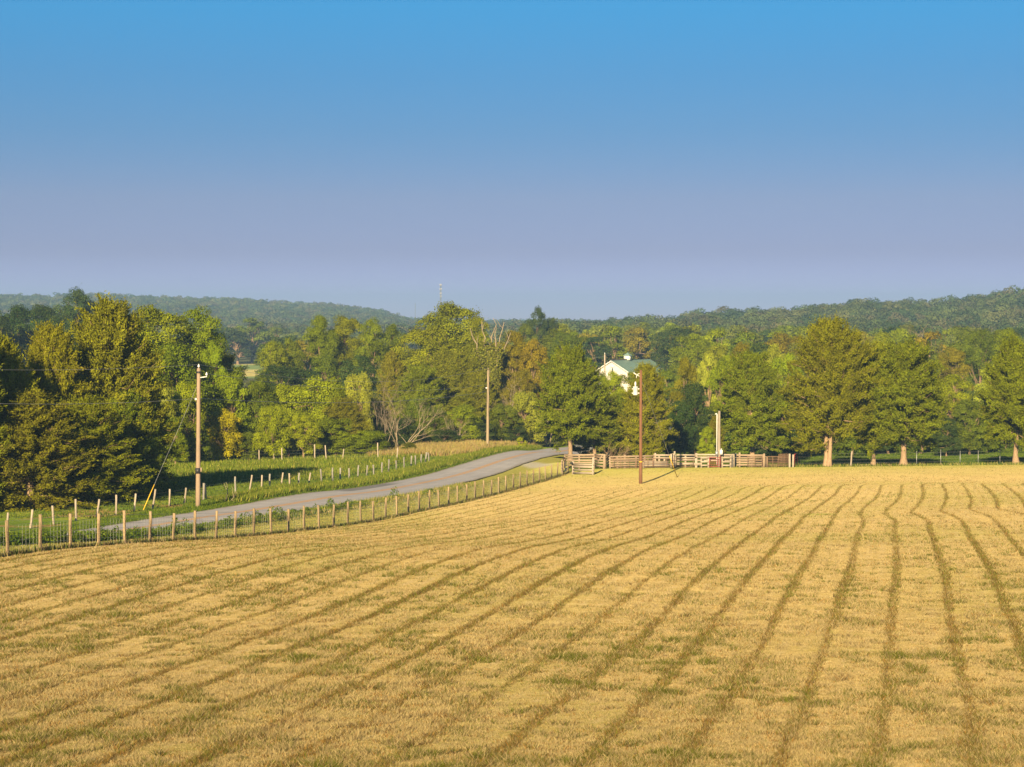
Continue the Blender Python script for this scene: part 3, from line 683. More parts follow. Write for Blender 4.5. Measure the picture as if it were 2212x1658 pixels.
def broadleaf(name, seed, H=12.0, W=10.0, n_cl=60, per=260, leaf=0.30, base=0.22, shape='round', bark=None, dead=0.0):
    """meshes (crown, trunk) of a broadleaf tree: leaves on clumps carried by limbs"""
    g = np.random.default_rng(seed)
    zc = H * (base + (1 - base) * 0.5); rz = H * (1 - base) / 2; rx = W / 2
    # clumps: lobes on an uneven dome
    th = g.uniform(0, 2 * math.pi, n_cl); cz = g.uniform(-0.85, 1, n_cl)
    rad = np.sqrt(np.clip(1 - cz ** 2, 0.0, 1)) ** (0.75 if shape == 'round' else 1.1)
    lob = 0.78 + 0.30 * np.sin(th * 3 + seed) * np.sin(cz * 3 + seed * 0.7) + g.uniform(-0.16, 0.12, n_cl)
    inner = g.uniform(0, 1, n_cl) < 0.25; lob = np.where(inner, lob * 0.55, lob)
    C = np.stack([np.cos(th) * rad * rx * lob * 0.86, np.sin(th) * rad * rx * lob * 0.86, zc + cz * rz * (0.80 + 0.14 * lob)], 1)
    cr_ = g.uniform(0.85, 1.5, n_cl) * W / 10.0 * 1.05
    i = np.repeat(np.arange(n_cl), per); m = len(i)
    d = unit(g.normal(0, 1, (m, 3))); d[:, 2] = np.where(d[:, 2] < -0.35, -d[:, 2], d[:, 2])
    r = cr_[i] * (g.uniform(0.25, 1, m) ** 0.45) * (1 + 0.18 * np.sin(d[:, 0] * 7 + i) * np.cos(d[:, 1] * 6 + i))
    P = C[i] + d * r[:, None] * np.array([1, 1, 0.72])
    stray = g.uniform(0, 1, m) < 0.05; P[stray] += g.normal(0, 0.35, (stray.sum(), 3)) * W / 10
    nr = unit(d * 1.0 + g.normal(0, 0.42, (m, 3)) + np.array([0, 0, 0.25]))
    V, F = leaf_quads(P, nr, g.normal(0, 1, (m, 3)), leaf * g.uniform(0.6, 1.4, m), leaf * 0.75 * g.uniform(0.6, 1.2, m))
    cv = g.uniform(0.68, 1.25, n_cl)[i]
    tint = np.stack([cv * g.uniform(0.78, 1.22, m), np.clip(g.normal(0.02, 0.06, m) + dead * (g.uniform(0, 1, n_cl)[i] > 0.6), 0, 1), np.clip(g.normal(0.05, 0.09, m) + 0.12 * (cv - 1), 0, 0.5)], 1)
    crown = mesh_np(name + '_crown', V, F, M_FOL, False, face_attr={'tint': tint})
    mb = MB(); tr = 0.024 * H + 0.03
    top = np.array([g.normal(0, 0.3), g.normal(0, 0.3), H * 0.78])
    tp = branch_path((0, 0, -0.3), top, g, 8, 0.05); mb.tube(tp, np.linspace(tr, tr * 0.25, 8) * np.array([1.35, 1.05] + [1] * 6), 8, False)
    for j in g.choice(n_cl, min(n_cl, 22), replace=False):
        k = g.integers(2, 6); s = tp[k]; e = C[j]
        if e[2] < s[2] - 0.5: s = tp[2]
        mb.tube(branch_path(s, e, g, 5, 0.12, 0.04), np.linspace(tr * 0.42, 0.02, 5), 5, False)
    trunk = mb.mesh(name + '_trunk', bark or M_BARK, True)
    return crown, trunk
def cedar(name, seed, H=12.0, W=8.5, n_br=150, per=130, base=0.16, leaf=(0.27, 0.080), spire=1.0, multi=1, dry=0.1):
    """eastern red cedar: upswept sprays on many branches, ragged outline, pale fluted trunk"""
    g = np.random.default_rng(seed)
    mb = MB(); tr = 0.026 * H
    leaders = []
    for q in range(multi):
        a = g.uniform(0, 6.28); off = 0.0 if multi == 1 else 0.42 + 0.2 * q
        b0 = np.array([math.cos(a + q * 2.6) * off * 0.8, math.sin(a + q * 2.6) * off * 0.25, -0.3])
        tp = branch_path(b0, (b0[0] * 2.4 + g.normal(0, 0.25), g.normal(0, 0.25), H * (0.90 - 0.14 * q)), g, 10, 0.012)
        rr = np.linspace(tr, 0.03, 10) * (0.8 if multi > 1 else 1); rr[0] *= 1.75; rr[1] *= 0.98
        mb.tube(tp, rr, 9, False); leaders.append(tp)
    Vs = []; Fs = []; T = []; o = 0
    az_w = g.uniform(0.80, 1.18, 9)
    for b in range(n_br):
        tp = leaders[b % multi]
        hf = base + (1 - base) * (g.uniform(0, 1) ** 0.85) * 0.985
        z0 = hf * H; k = np.interp(z0, tp[:, 2], np.arange(len(tp))); s = tp[int(k)] * (1 - k % 1) + tp[min(int(k) + 1, len(tp) - 1)] * (k % 1)
        a = g.uniform(0, 2 * math.pi)
        hh = (hf - base) / (1 - base)
        env = np.interp(hh, [0, 0.10, 0.3, 0.55, 0.8, 0.93, 1], [0.78, 0.97, 1.0, 0.84, 0.50, 0.24, 0.05 * spire])
        L = W / 2 * env * az_w[int(a / 6.2832 * 9) % 9] * g.uniform(0.72, 1.12) + 0.15
        el = np.interp(hh, [0, 0.4, 1], [-0.08, 0.25, 0.95]) + g.normal(0, 0.16)
        e = s + L * np.array([math.cos(a) * math.cos(el), math.sin(a) * math.cos(el), math.sin(el)])
        bp_ = branch_path(s, e, g, 5, 0.12, -0.06)
        mb.tube(bp_, np.linspace(0.022 + 0.008 * L, 0.008, 5), 4, False)
        # sprays: plumes of scale foliage towards the outer two thirds of the branch
        ns = max(2, int(L / 0.62) + 1)
        for q in range(ns):
            f = 0.30 + 0.72 * (q + g.uniform(0, 0.8)) / ns
            c0 = s + (e - s) * min(f, 1.0) + g.normal(0, 0.16 * (0.5 + L / 4), 3) * np.array([1, 1, 0.7])
            n = int(per * g.uniform(0.6, 1.3) / 1.0 * 0.5)
            dirv = unit((e - s) / (L + 1e-6) * 0.8 + g.normal(0, 0.3, 3) + np.array([0, 0, 0.25]))
            sx = 0.72 * g.uniform(0.8, 1.35) * (0.6 + 0.4 * min(L / 2.5, 1)); sr = sx * 0.38
            w1 = unit(np.cross(dirv, [0, 0, 1.0])); w2 = np.cross(w1, dirv)
            p3 = g.normal(0, 1, (n, 3)) * 0.52
            P = c0 + p3[:, :1] * sx * dirv + p3[:, 1:2] * sr * w1 + p3[:, 2:] * sr * 0.62 * w2
            al = unit(dirv + (P - c0) * 0.7 + g.normal(0, 0.34, (n, 3)) + np.array([0, 0, 0.35]))
            nr = unit(g.normal(0, 0.7, (n, 3)) + np.array([0, 0, 0.5]) + (P - s) / (L + 0.5) * 0.5)
            v, fc = leaf_quads(P, nr, al, leaf[0] * g.uniform(0.5, 1.4, n), leaf[1] * g.uniform(0.6, 1.3, n))
            val = g.uniform(0.75, 1.2)
            inner = 1.0 if f > 0.62 else 0.0
            dr = np.clip(g.normal(0.02, 0.05, n) + dry * (1 - inner) * g.uniform(0.2, 1.2) + (0.3 if g.uniform() < dry * 0.18 else 0), 0, 0.85)
            T.append(np.stack([val * g.uniform(0.75, 1.25, n), dr, np.clip(g.normal(0.12, 0.12, n), 0, 0.5)], 1))
            Vs.append(v); Fs.append(fc + o); o += len(v)
    crown = mesh_np(name + '_crown', np.vstack(Vs), np.vstack(Fs), M_FOL, False, face_attr={'tint': np.vstack(T)})
    return crown, mb.mesh(name + '_trunk', M_CBARK, True)
def bare_tree(seed, H, spread, mat, n_main=5, depth=4, r0=0.09, lean=(0, 0)):
    g = np.random.default_rng(seed); mb = MB()
    def grow(p, d, L, r, lvl):
        n = 5; P = [np.array(p, float)]; dd = np.array(d, float)
        for _ in range(n):
            dd = unit(dd + g.normal(0, 0.13, 3) + np.array([0, 0, 0.03])); P.append(P[-1] + dd * L / n)
        mb.tube(P, np.linspace(r, r * 0.45, n + 1), 5 if lvl < 2 else 4, False)
        if lvl >= depth: return
        for q in range(g.integers(3, 5)):
            k = g.integers(2, n + 1); nd = unit(dd + g.normal(0, 0.48, 3) + np.array([0, 0, 0.12]))
            grow(P[k], nd, L * g.uniform(0.42, 0.68), r * 0.45, lvl + 1)
    for q in range(n_main):
        a = 2 * math.pi * q / n_main + g.uniform(-0.4, 0.4)
        d = unit(np.array([math.cos(a) * spread + lean[0], math.sin(a) * spread + lean[1], 1.0]))
        grow((math.cos(a) * r0, math.sin(a) * r0, -0.2), d, H * g.uniform(0.45, 0.62), r0, 0)
    return mb.mesh('bare_limbs', mat, True)

# shared tree shapes; copies take these meshes
BL = [broadleaf('broadleaf', 500 + i, 12, 10, n, p, lf, b, sh) for i, (n, p, lf, b, sh) in enumerate([
    (64, 470, 0.21, 0.10, 'round'), (56, 500, 0.22, 0.06, 'round'), (70, 440, 0.20, 0.04, 'tall'), (46, 560, 0.24, 0.14, 'tall'), (60, 470, 0.20, 0.02, 'round')])]
BS = [broadleaf('broadleaf', 620 + i, 7, 7.5, n, 360, 0.17, b, sh) for i, (n, b, sh) in enumerate([(85, 0.02, 'round'), (75, 0.06, 'tall'), (90, 0.0, 'tall'), (70, 0.04, 'round')])]
TL = [broadleaf('broadleaf', 580 + i, 19, 12, n, 480, 0.23, b, sh) for i, (n, b, sh) in enumerate([(120, 0.12, 'round'), (110, 0.08, 'round'), (125, 0.10, 'tall'), (100, 0.16, 'round')])]
BF = [broadleaf('broadleaf', 540 + i, 12, 10, 44, 190, 0.37, b, 'round') for i, b in enumerate((0.05, 0.02, 0.06, 0.04))]
CD = [cedar('cedar', 600, 12, 8.5, 270, 340, 0.25, dry=0.10), cedar('cedar', 601, 12, 8.0, 270, 340, 0.24, dry=0.08), cedar('cedar', 602, 12, 7.0, 240, 320, 0.02, dry=0.14),
      cedar('cedar', 603, 12, 8.5, 300, 340, 0.19, multi=2, dry=0.1), cedar('cedar', 604, 12, 7.0, 200, 280, 0.03, dry=0.2)]
CN = [cedar('cedar', 610, 12, 8.5, 320, 240, 0.02, (0.24, 0.085), dry=0.14), cedar('cedar', 611, 12, 7.5, 300, 240, 0.02, (0.24, 0.085), spire=0.4, dry=0.10)]
BUSHES = [broadleaf('bush', 560 + i, 4, 5, 30, 190, 0.24, 0.0, 'round') for i in range(2)]

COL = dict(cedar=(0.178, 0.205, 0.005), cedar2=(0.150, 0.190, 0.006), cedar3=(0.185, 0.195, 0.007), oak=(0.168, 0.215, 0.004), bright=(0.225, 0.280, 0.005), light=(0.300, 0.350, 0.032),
           yellow=(0.40, 0.36, 0.006), dark=(0.034, 0.074, 0.018), olive=(0.205, 0.180, 0.008), brown=(0.2, 0.13, 0.04), grey=(0.165, 0.205, 0.035), mid=(0.115, 0.165, 0.010))  # 'dark' suits deep green trees and paints shade into some labelled shaded
rnd = random.Random(5)
N_TREES = 0
def tree(kind, var, x, D, top, wpx, col, label, cat='tree', group=None, base_h=12.0, base_w=None, dz=0.0, rz=None, name=None, jitter=True, ground_y=None):
    """x, top, wpx in the 2212 wide picture's units at distance D; the tree stands on the ground there"""
    global N_TREES
    N_TREES += 1
    crown, trunk = var
    X = px_x(x, 1000, D); z = gz(X, D) + dz
    H = max(height_at(top, D) - z, 1.2); Wm = wpx / FD * D
    if kind == 'broad' and H > 14.5 and any(var is b for b in BL):
        crown, trunk = TL[[i for i, b in enumerate(BL) if var is b][0] % 4]; base_h = 19.0; base_w = 12.0
    if kind == 'broad' and H < 9.5 and any(var is b for b in BL):
        crown, trunk = BS[[i for i, b in enumerate(BL) if var is b][0] % 4]; base_h = 7.0; base_w = 7.3
    bw = base_w or {'cedar': 8.6, 'broad': 10.0, 'bush': 5.0}[kind]
    o = empty(name or {'cedar': 'cedar_tree', 'broad': 'broadleaf_tree', 'bush': 'bush'}[kind], (X, D, z), rnd.uniform(0, 6.28) if rz is None else rz)
    o.scale = (Wm / bw, Wm / bw, H / base_h)
    tag(o, label, cat, group)
    c = mobj('crown', crown, o); v = rnd.uniform(0.9, 1.1) if jitter else 1
    cc = COL[col] if isinstance(col, str) else col
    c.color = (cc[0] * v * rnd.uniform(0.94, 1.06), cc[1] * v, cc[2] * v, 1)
    mobj('trunk', trunk, o)
    return o

# -- left roadside cedars
tree('cedar', CN[0], 238, 142, 655, 270, 'cedar3', 'tallest cedar of the roadside clump with ragged upswept crown', rz=0.4)
tree('cedar', CN[1], 118, 137, 706, 190, 'cedar', 'pointed cedar just left of the tallest roadside cedar', rz=1.7)
tree('cedar', CN[1], 8, 131, 728, 200, 'cedar', 'cedar cut off by the left edge with long upturned branches', rz=3.0)
tree('cedar', CN[0], 66, 127.5, 850, 250, 'cedar3', 'low brushy cedar with bare twigs at the foot of the roadside clump', rz=4.0)
tree('cedar', CN[1], 165, 141, 760, 200, 'cedar3', 'brushy cedar filling between the pointed and the tallest roadside cedar', rz=0.9)
tree('cedar', CN[0], 300, 146, 735, 130, 'cedar', 'cedar on the sunny right flank of the tallest roadside cedar', rz=3.3)
tree('cedar', CN[0], 278, 140, 850, 170, 'cedar2', 'low dark cedar at the yellow guy guard beside the road', rz=2.2)
tree('cedar', CN[1], 180, 133, 860, 230, 'cedar', 'low cedar in front of the tallest roadside cedar', rz=5.0)
tree('cedar', CN[0], -90, 124, 700, 210, 'cedar', 'cedar outside the left edge beside the roadside clump', rz=5.5)
tree('cedar', CD[0], 290, 152, 800, 130, 'cedar2', 'shaded cedar between the roadside clump and the leaning pole')
# -- broadleaves behind them
tree('broad', BL[0], 330, 212, 664, 215, 'oak', 'rounded yellow green oak rising behind the tallest roadside cedar')
tree('broad', BL[1], 430, 216, 673, 180, 'oak', 'tall oak with bare limbs showing behind the left utility pole')
tree('broad', BL[2], 375, 206, 745, 220, 'oak', 'lower broad oak below the two tall oaks behind the cedars')
tree('broad', BL[0], 462, 213, 745, 75, 'bright', 'narrow green tree at the right flank of the tall oaks')
tree('cedar', CD[1], 470, 222, 768, 150, 'cedar3', 'olive cedar directly behind the top of the left utility pole')
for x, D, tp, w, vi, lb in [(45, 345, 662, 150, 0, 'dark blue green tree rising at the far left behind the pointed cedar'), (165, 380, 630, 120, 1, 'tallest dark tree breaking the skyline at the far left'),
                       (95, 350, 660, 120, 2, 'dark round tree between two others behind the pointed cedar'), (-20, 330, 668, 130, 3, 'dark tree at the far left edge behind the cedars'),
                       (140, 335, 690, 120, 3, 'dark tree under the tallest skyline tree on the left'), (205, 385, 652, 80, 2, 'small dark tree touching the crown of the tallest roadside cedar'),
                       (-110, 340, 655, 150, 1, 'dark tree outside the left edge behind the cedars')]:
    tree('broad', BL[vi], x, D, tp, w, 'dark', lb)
# -- far dark trees by the open field
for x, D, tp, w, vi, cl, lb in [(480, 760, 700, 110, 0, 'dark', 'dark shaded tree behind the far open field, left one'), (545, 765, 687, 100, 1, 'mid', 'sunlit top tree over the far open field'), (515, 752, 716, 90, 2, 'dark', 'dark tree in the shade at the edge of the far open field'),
                           (600, 800, 708, 60, 3, 'mid', 'hazy tree right of the far open field'), (640, 780, 712, 60, 0, 'grey', 'pale hazy tree between the far field and the tall middle trees'), (575, 830, 712, 50, 2, 'dark', 'small hazy tree behind the far field')]:
    tree('broad', BF[vi], x, D, tp, w, cl, lb)
# -- middle group, tall trees
for x, D, tp, w, vi, cl, lb in [(588, 300, 742, 90, 0, 'oak', 'leftmost round tree of the tall middle group, spreading over the far field'), (625, 305, 735, 90, 1, 'mid', 'green tree second from the far field in the middle group'),
                           (600, 285, 790, 110, 4, 'dark', 'dark low tree under the leftmost of the middle group'), (690, 315, 683, 95, 2, 'oak', 'tall tree with three crowns in the middle group'),
                           (748, 320, 684, 110, 0, 'oak', 'tall sunlit tree in the centre of the middle group'), (806, 316, 694, 95, 1, 'oak', 'tall tree at the right of the middle group'),
                           (852, 330, 700, 70, 3, 'mid', 'pale green tree between the middle group and the great dome'), (700, 295, 770, 120, 4, 'mid', 'lower tree in front of the three crowned tree'),
                           (775, 290, 770, 110, 1, 'dark', 'dark tree in the shade in the middle group'), (650, 290, 800, 120, 4, 'dark', 'dark tree behind the bright bushes of the middle group')]:
    tree('broad', BL[vi], x, D, tp, w, cl, lb)
tree('broad', BL[0], 972, 300, 656, 200, 'oak', 'great domed tree standing highest in the middle of the view', rz=1.0)
tree('broad', BL[4], 925, 282, 708, 170, 'bright', 'paler rounded tree in front of the great domed tree')
tree('broad', BL[1], 1030, 296, 690, 90, 'oak', 'green shoulder tree right of the great domed tree')
for x, D, tp, w, vi, cl, lb in [(850, 262, 762, 110, 4, 'cedar3', 'olive cedar left of and below the great domed tree'), (905, 258, 795, 130, 1, 'cedar', 'broad cedar in front of the paler rounded tree'),
                           (975, 266, 765, 140, 0, 'cedar', 'wide olive cedar below the great domed tree'), (1030, 262, 800, 110, 2, 'cedar3', 'brownish cedar left of the pale roadside pole'),
                           (812, 245, 860, 100, 2, 'cedar2', 'small cedar behind the bleached dead branches'), (1000, 250, 850, 120, 4, 'cedar3', 'low brownish cedar behind the middle thicket')]:
    tree('cedar', CD[vi], x, D, tp, w, cl, lb)
for x, D, tp, w, vi, cl, lb in [(1112, 272, 716, 85, 2, 'olive', 'olive brown vine covered tree right of the dead snag'), (1150, 270, 738, 90, 0, 'olive', 'olive broadleaf tree between the snag and the roadside cedar'),
                           (1125, 262, 800, 90, 4, 'olive', 'lower vine covered tree under the olive brown tree'), (1075, 285, 740, 70, 3, 'olive', 'leafy tree behind the dead snag')]:
    tree('broad', BL[vi], x, D, tp, w, cl, lb)
tree('broad', BL[1], 1160, 450, 668, 62, 'dark', 'tall blue green tree breaking the skyline right of the snag')
tree('broad', BL[3], 1190, 455, 686, 48, 'dark', 'smaller blue green tree touching the tall skyline tree')
tree('broad', BL[0], 1135, 430, 700, 60, 'mid', 'grey green tree in front of the tall skyline tree')
# -- bright hedge-row along the back of the pasture
for x, D, tp, w, vi, cl, lb in [(348, 196, 832, 90, 4, 'light', 'pale green bush tree beside the roadside cedar clump'), (405, 199, 825, 100, 1, 'bright', 'bright green tree right behind the left utility pole'),
                           (500, 211, 815, 110, 0, 'bright', 'bright green tree right of the left utility pole top'), (562, 213, 824, 95, 2, 'mid', 'green sapling stand behind the yellow bush'),
                           (625, 215, 835, 110, 4, 'bright', 'green hedgerow tree left of the large light green one'), (690, 216, 814, 150, 1, 'bright', 'large light green tree of the pasture hedgerow'),
                           (482, 205, 888, 95, 4, 'yellow', 'yellow green bush at the back of the pasture'), (590, 206, 880, 90, 0, 'bright', 'round green bush tree with two pale stems'),
                           (655, 207, 900, 90, 3, 'bright', 'small green tree below the large light green one'), (725, 212, 905, 110, 4, 'oak', 'green bush tree at the pasture fence'),
                           (775, 236, 812, 75, 0, 'light', 'bright pale green young tree over the bare branches'), (795, 212, 930, 110, 1, 'oak', 'low green bush ending at the bleached dead branches'),
                           (535, 207, 935, 80, 4, 'mid', 'low dark green bush between yellow bush and stems'), (425, 200, 935, 70, 0, 'mid', 'low bush beside the left utility pole at pasture edge'),
                           (378, 194, 905, 60, 4, 'oak', 'low leafy bush between cedar clump and utility pole')]:
    tree('broad', BL[vi], x, D, tp, w, cl, lb, base_w=9.2)
tree('cedar', CD[1], 742, 214, 862, 110, 'cedar3', 'olive cedar inside the pasture hedgerow')
tree('cedar', CD[4], 640, 236, 845, 90, 'cedar2', 'cedar half hidden behind the hedgerow trees')
tree('cedar', CD[2], 885, 214, 957, 46, 'cedar', 'very small cedar at the bend of the old fence')
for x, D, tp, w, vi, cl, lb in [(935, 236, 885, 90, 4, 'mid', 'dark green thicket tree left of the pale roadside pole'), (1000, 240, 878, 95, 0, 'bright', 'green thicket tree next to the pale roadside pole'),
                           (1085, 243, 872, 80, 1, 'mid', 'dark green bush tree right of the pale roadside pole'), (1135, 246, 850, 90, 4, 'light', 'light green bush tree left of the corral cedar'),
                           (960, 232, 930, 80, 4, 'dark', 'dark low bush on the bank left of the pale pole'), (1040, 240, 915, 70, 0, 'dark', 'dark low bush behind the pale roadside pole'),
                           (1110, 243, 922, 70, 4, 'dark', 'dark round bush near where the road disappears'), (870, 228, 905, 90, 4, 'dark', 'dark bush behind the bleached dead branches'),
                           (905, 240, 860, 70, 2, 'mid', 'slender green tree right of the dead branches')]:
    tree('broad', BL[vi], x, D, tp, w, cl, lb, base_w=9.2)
tree('bush', BUSHES[0], 1127, 232, 946, 26, 'bright', 'small bright bush on the bank above the road bend', 'bush', base_h=4)
# -- cedars along the corral
tree('cedar', CD[0], 1232, 201, 757, 150, 'cedar', 'tall cedar leaning over the road end beside the corral gate', rz=0.2)
tree('cedar', CD[1], 1285, 204, 835, 130, 'cedar2', 'shorter cedar with leaning trunk inside the corral', rz=2.0)
tree('cedar', CD[2], 1392, 203, 786, 132, 'cedar', 'dense cedar behind the dark pole with foliage to the ground', rz=1.0)
tree('cedar', CD[2], 1340, 208, 850, 100, 'cedar2', 'low cedar filling between leaning cedar and the dark pole', rz=2.9)
tree('cedar', CD[1], 1625, 199, 768, 165, 'cedar2', 'broad cedar behind the corral right of the pale grey pole', rz=0.5)
tree('cedar', CD[3], 1783, 188.6, 697, 178, 'cedar', 'tallest cedar of the right row with a double trunk', rz=0.1)
tree('cedar', CD[0], 1886, 190.5, 752, 128, 'cedar', 'middle cedar of the right row with single pale trunk', rz=2.3)
tree('cedar', CD[1], 1952, 190, 746, 190, 'cedar2', 'wide cedar right of the middle one, foliage reaching far right', rz=3.6)
tree('cedar', CD[0], 2195, 191, 742, 165, 'cedar', 'lone cedar at the right edge with stout pale trunk', rz=4.1)
tree('cedar', CD[1], 2335, 193, 745, 160, 'cedar', 'cedar outside the right edge of the row', rz=4.6)
tree('cedar', CD[4], 1545, 214, 900, 60, 'cedar3', 'small brownish cedar behind the pale grey pole')
# -- broadleaf trees behind the corral
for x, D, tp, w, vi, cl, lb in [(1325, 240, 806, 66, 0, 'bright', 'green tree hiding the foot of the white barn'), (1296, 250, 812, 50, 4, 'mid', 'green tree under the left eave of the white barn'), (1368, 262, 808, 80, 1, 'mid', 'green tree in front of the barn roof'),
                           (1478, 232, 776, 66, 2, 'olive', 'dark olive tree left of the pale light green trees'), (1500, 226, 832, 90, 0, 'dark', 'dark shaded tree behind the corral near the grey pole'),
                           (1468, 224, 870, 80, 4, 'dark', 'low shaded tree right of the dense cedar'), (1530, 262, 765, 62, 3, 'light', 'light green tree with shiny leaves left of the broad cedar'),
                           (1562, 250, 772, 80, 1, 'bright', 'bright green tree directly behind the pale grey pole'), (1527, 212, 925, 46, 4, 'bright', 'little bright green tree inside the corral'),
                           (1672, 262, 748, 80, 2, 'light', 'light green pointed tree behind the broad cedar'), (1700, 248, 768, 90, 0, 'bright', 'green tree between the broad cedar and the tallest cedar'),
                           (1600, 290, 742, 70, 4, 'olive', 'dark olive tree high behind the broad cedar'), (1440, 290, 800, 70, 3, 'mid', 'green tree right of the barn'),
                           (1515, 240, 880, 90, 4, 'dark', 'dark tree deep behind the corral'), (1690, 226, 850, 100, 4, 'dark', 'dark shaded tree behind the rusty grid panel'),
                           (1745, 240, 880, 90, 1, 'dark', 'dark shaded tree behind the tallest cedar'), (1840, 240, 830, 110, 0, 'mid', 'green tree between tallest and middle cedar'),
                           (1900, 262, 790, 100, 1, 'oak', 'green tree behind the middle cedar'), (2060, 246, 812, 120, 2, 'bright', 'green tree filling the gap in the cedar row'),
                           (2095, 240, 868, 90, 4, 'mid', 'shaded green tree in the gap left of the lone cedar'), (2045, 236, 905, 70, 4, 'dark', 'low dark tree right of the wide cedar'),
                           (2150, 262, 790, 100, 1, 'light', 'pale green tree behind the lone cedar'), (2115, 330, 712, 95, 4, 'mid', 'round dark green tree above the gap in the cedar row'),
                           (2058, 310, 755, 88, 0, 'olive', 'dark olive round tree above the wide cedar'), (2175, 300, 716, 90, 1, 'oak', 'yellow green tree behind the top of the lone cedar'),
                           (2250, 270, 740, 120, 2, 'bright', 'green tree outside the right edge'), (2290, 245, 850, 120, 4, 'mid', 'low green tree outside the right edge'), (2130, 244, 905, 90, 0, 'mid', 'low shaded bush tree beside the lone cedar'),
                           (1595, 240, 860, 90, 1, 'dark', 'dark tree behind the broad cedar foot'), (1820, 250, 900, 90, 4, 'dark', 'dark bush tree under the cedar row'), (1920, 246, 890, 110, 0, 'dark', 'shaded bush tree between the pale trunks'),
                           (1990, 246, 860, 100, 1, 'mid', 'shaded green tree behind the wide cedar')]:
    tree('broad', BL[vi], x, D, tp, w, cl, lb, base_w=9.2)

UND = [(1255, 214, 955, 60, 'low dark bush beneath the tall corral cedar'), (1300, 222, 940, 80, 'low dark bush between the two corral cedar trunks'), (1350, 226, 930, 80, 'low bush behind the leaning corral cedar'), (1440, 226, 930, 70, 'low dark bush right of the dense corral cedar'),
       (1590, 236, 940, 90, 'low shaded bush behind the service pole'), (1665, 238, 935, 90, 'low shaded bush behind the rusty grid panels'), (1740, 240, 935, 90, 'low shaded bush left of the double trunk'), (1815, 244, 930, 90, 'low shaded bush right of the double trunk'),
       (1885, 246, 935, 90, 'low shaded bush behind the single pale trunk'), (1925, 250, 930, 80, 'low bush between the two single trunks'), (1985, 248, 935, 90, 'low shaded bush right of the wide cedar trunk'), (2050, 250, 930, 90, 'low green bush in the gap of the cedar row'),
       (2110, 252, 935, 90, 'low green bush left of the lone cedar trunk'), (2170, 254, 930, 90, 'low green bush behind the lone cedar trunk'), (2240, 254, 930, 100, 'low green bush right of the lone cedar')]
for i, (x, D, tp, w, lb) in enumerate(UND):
    tree('bush', BUSHES[i % 2], x, D, tp, w, ('dark', 'mid', 'dark')[i % 3], lb, 'bush', base_h=4)  # dark leaf colour stands in for the shadow under and behind the cedars
for x, D, tp, w, vi, cl, lb in [(2400, 252, 775, 130, 1, 'mid', 'green tree well outside the right edge, first one'), (2490, 258, 765, 140, 0, 'oak', 'taller green tree well outside the right edge'), (2580, 262, 790, 140, 2, 'mid', 'farthest green tree outside the right edge'), (-190, 200, 700, 180, 0, 'oak', 'green tree outside the left edge beyond the cedars')]:
    tree('broad', BL[vi], x, D, tp, w, cl, lb, base_w=9.2)
# -- wood filling the valley behind: every tree on its own
g = np.random.default_rng(77)
cnt = 0
ZONES = [('broadleaf tree in the wood that fills the valley behind the barn and the corral', 'valley wood behind the corral'),
         ('broadleaf tree in the wood behind the tall middle trees', 'wood behind the middle group')]
placed = []
def wood(xr, Dr, n, zone, hr=(11, 15.5), avoid=None):
    global cnt
    k = 0; tries = 0
    while k < n and tries < n * 40:
        tries += 1
        t = g.uniform(); D = math.sqrt(Dr[0] ** 2 + t * (Dr[1] ** 2 - Dr[0] ** 2)); x = g.uniform(*xr)
        X = px_x(x, 700, D)
        if any((X - a) ** 2 + (D - b) ** 2 < 7.5 ** 2 for a, b in placed): continue
        if avoid and avoid(x, D): continue
        placed.append((X, D)); k += 1
        Hh = g.uniform(*hr); z = gz(X, D)
        top = 690 + (CZ - z - Hh) / D * FD
        wpx = g.uniform(8.5, 12.5) / D * FD
        cl = ['mid', 'dark', 'grey', 'oak', 'mid', 'grey', 'dark', 'bright', 'olive'][g.integers(0, 9)]
        vv = (BL if D < 380 else BF)[g.integers(0, 4)]
        tree('broad', vv, x, D, top, wpx, cl, ZONES[zone][0], group=ZONES[zone][1])
barn_x = lambda x, D: 1250 < x < 1460 and D < 475
wood((1180, 2500), (330, 640), 195, 0, avoid=barn_x)
wood((1270, 1460), (500, 640), 12, 0)
wood((560, 1180), (400, 640), 34, 1, hr=(10, 14))
wood((-250, 470), (420, 560), 20, 1, hr=(10, 13))

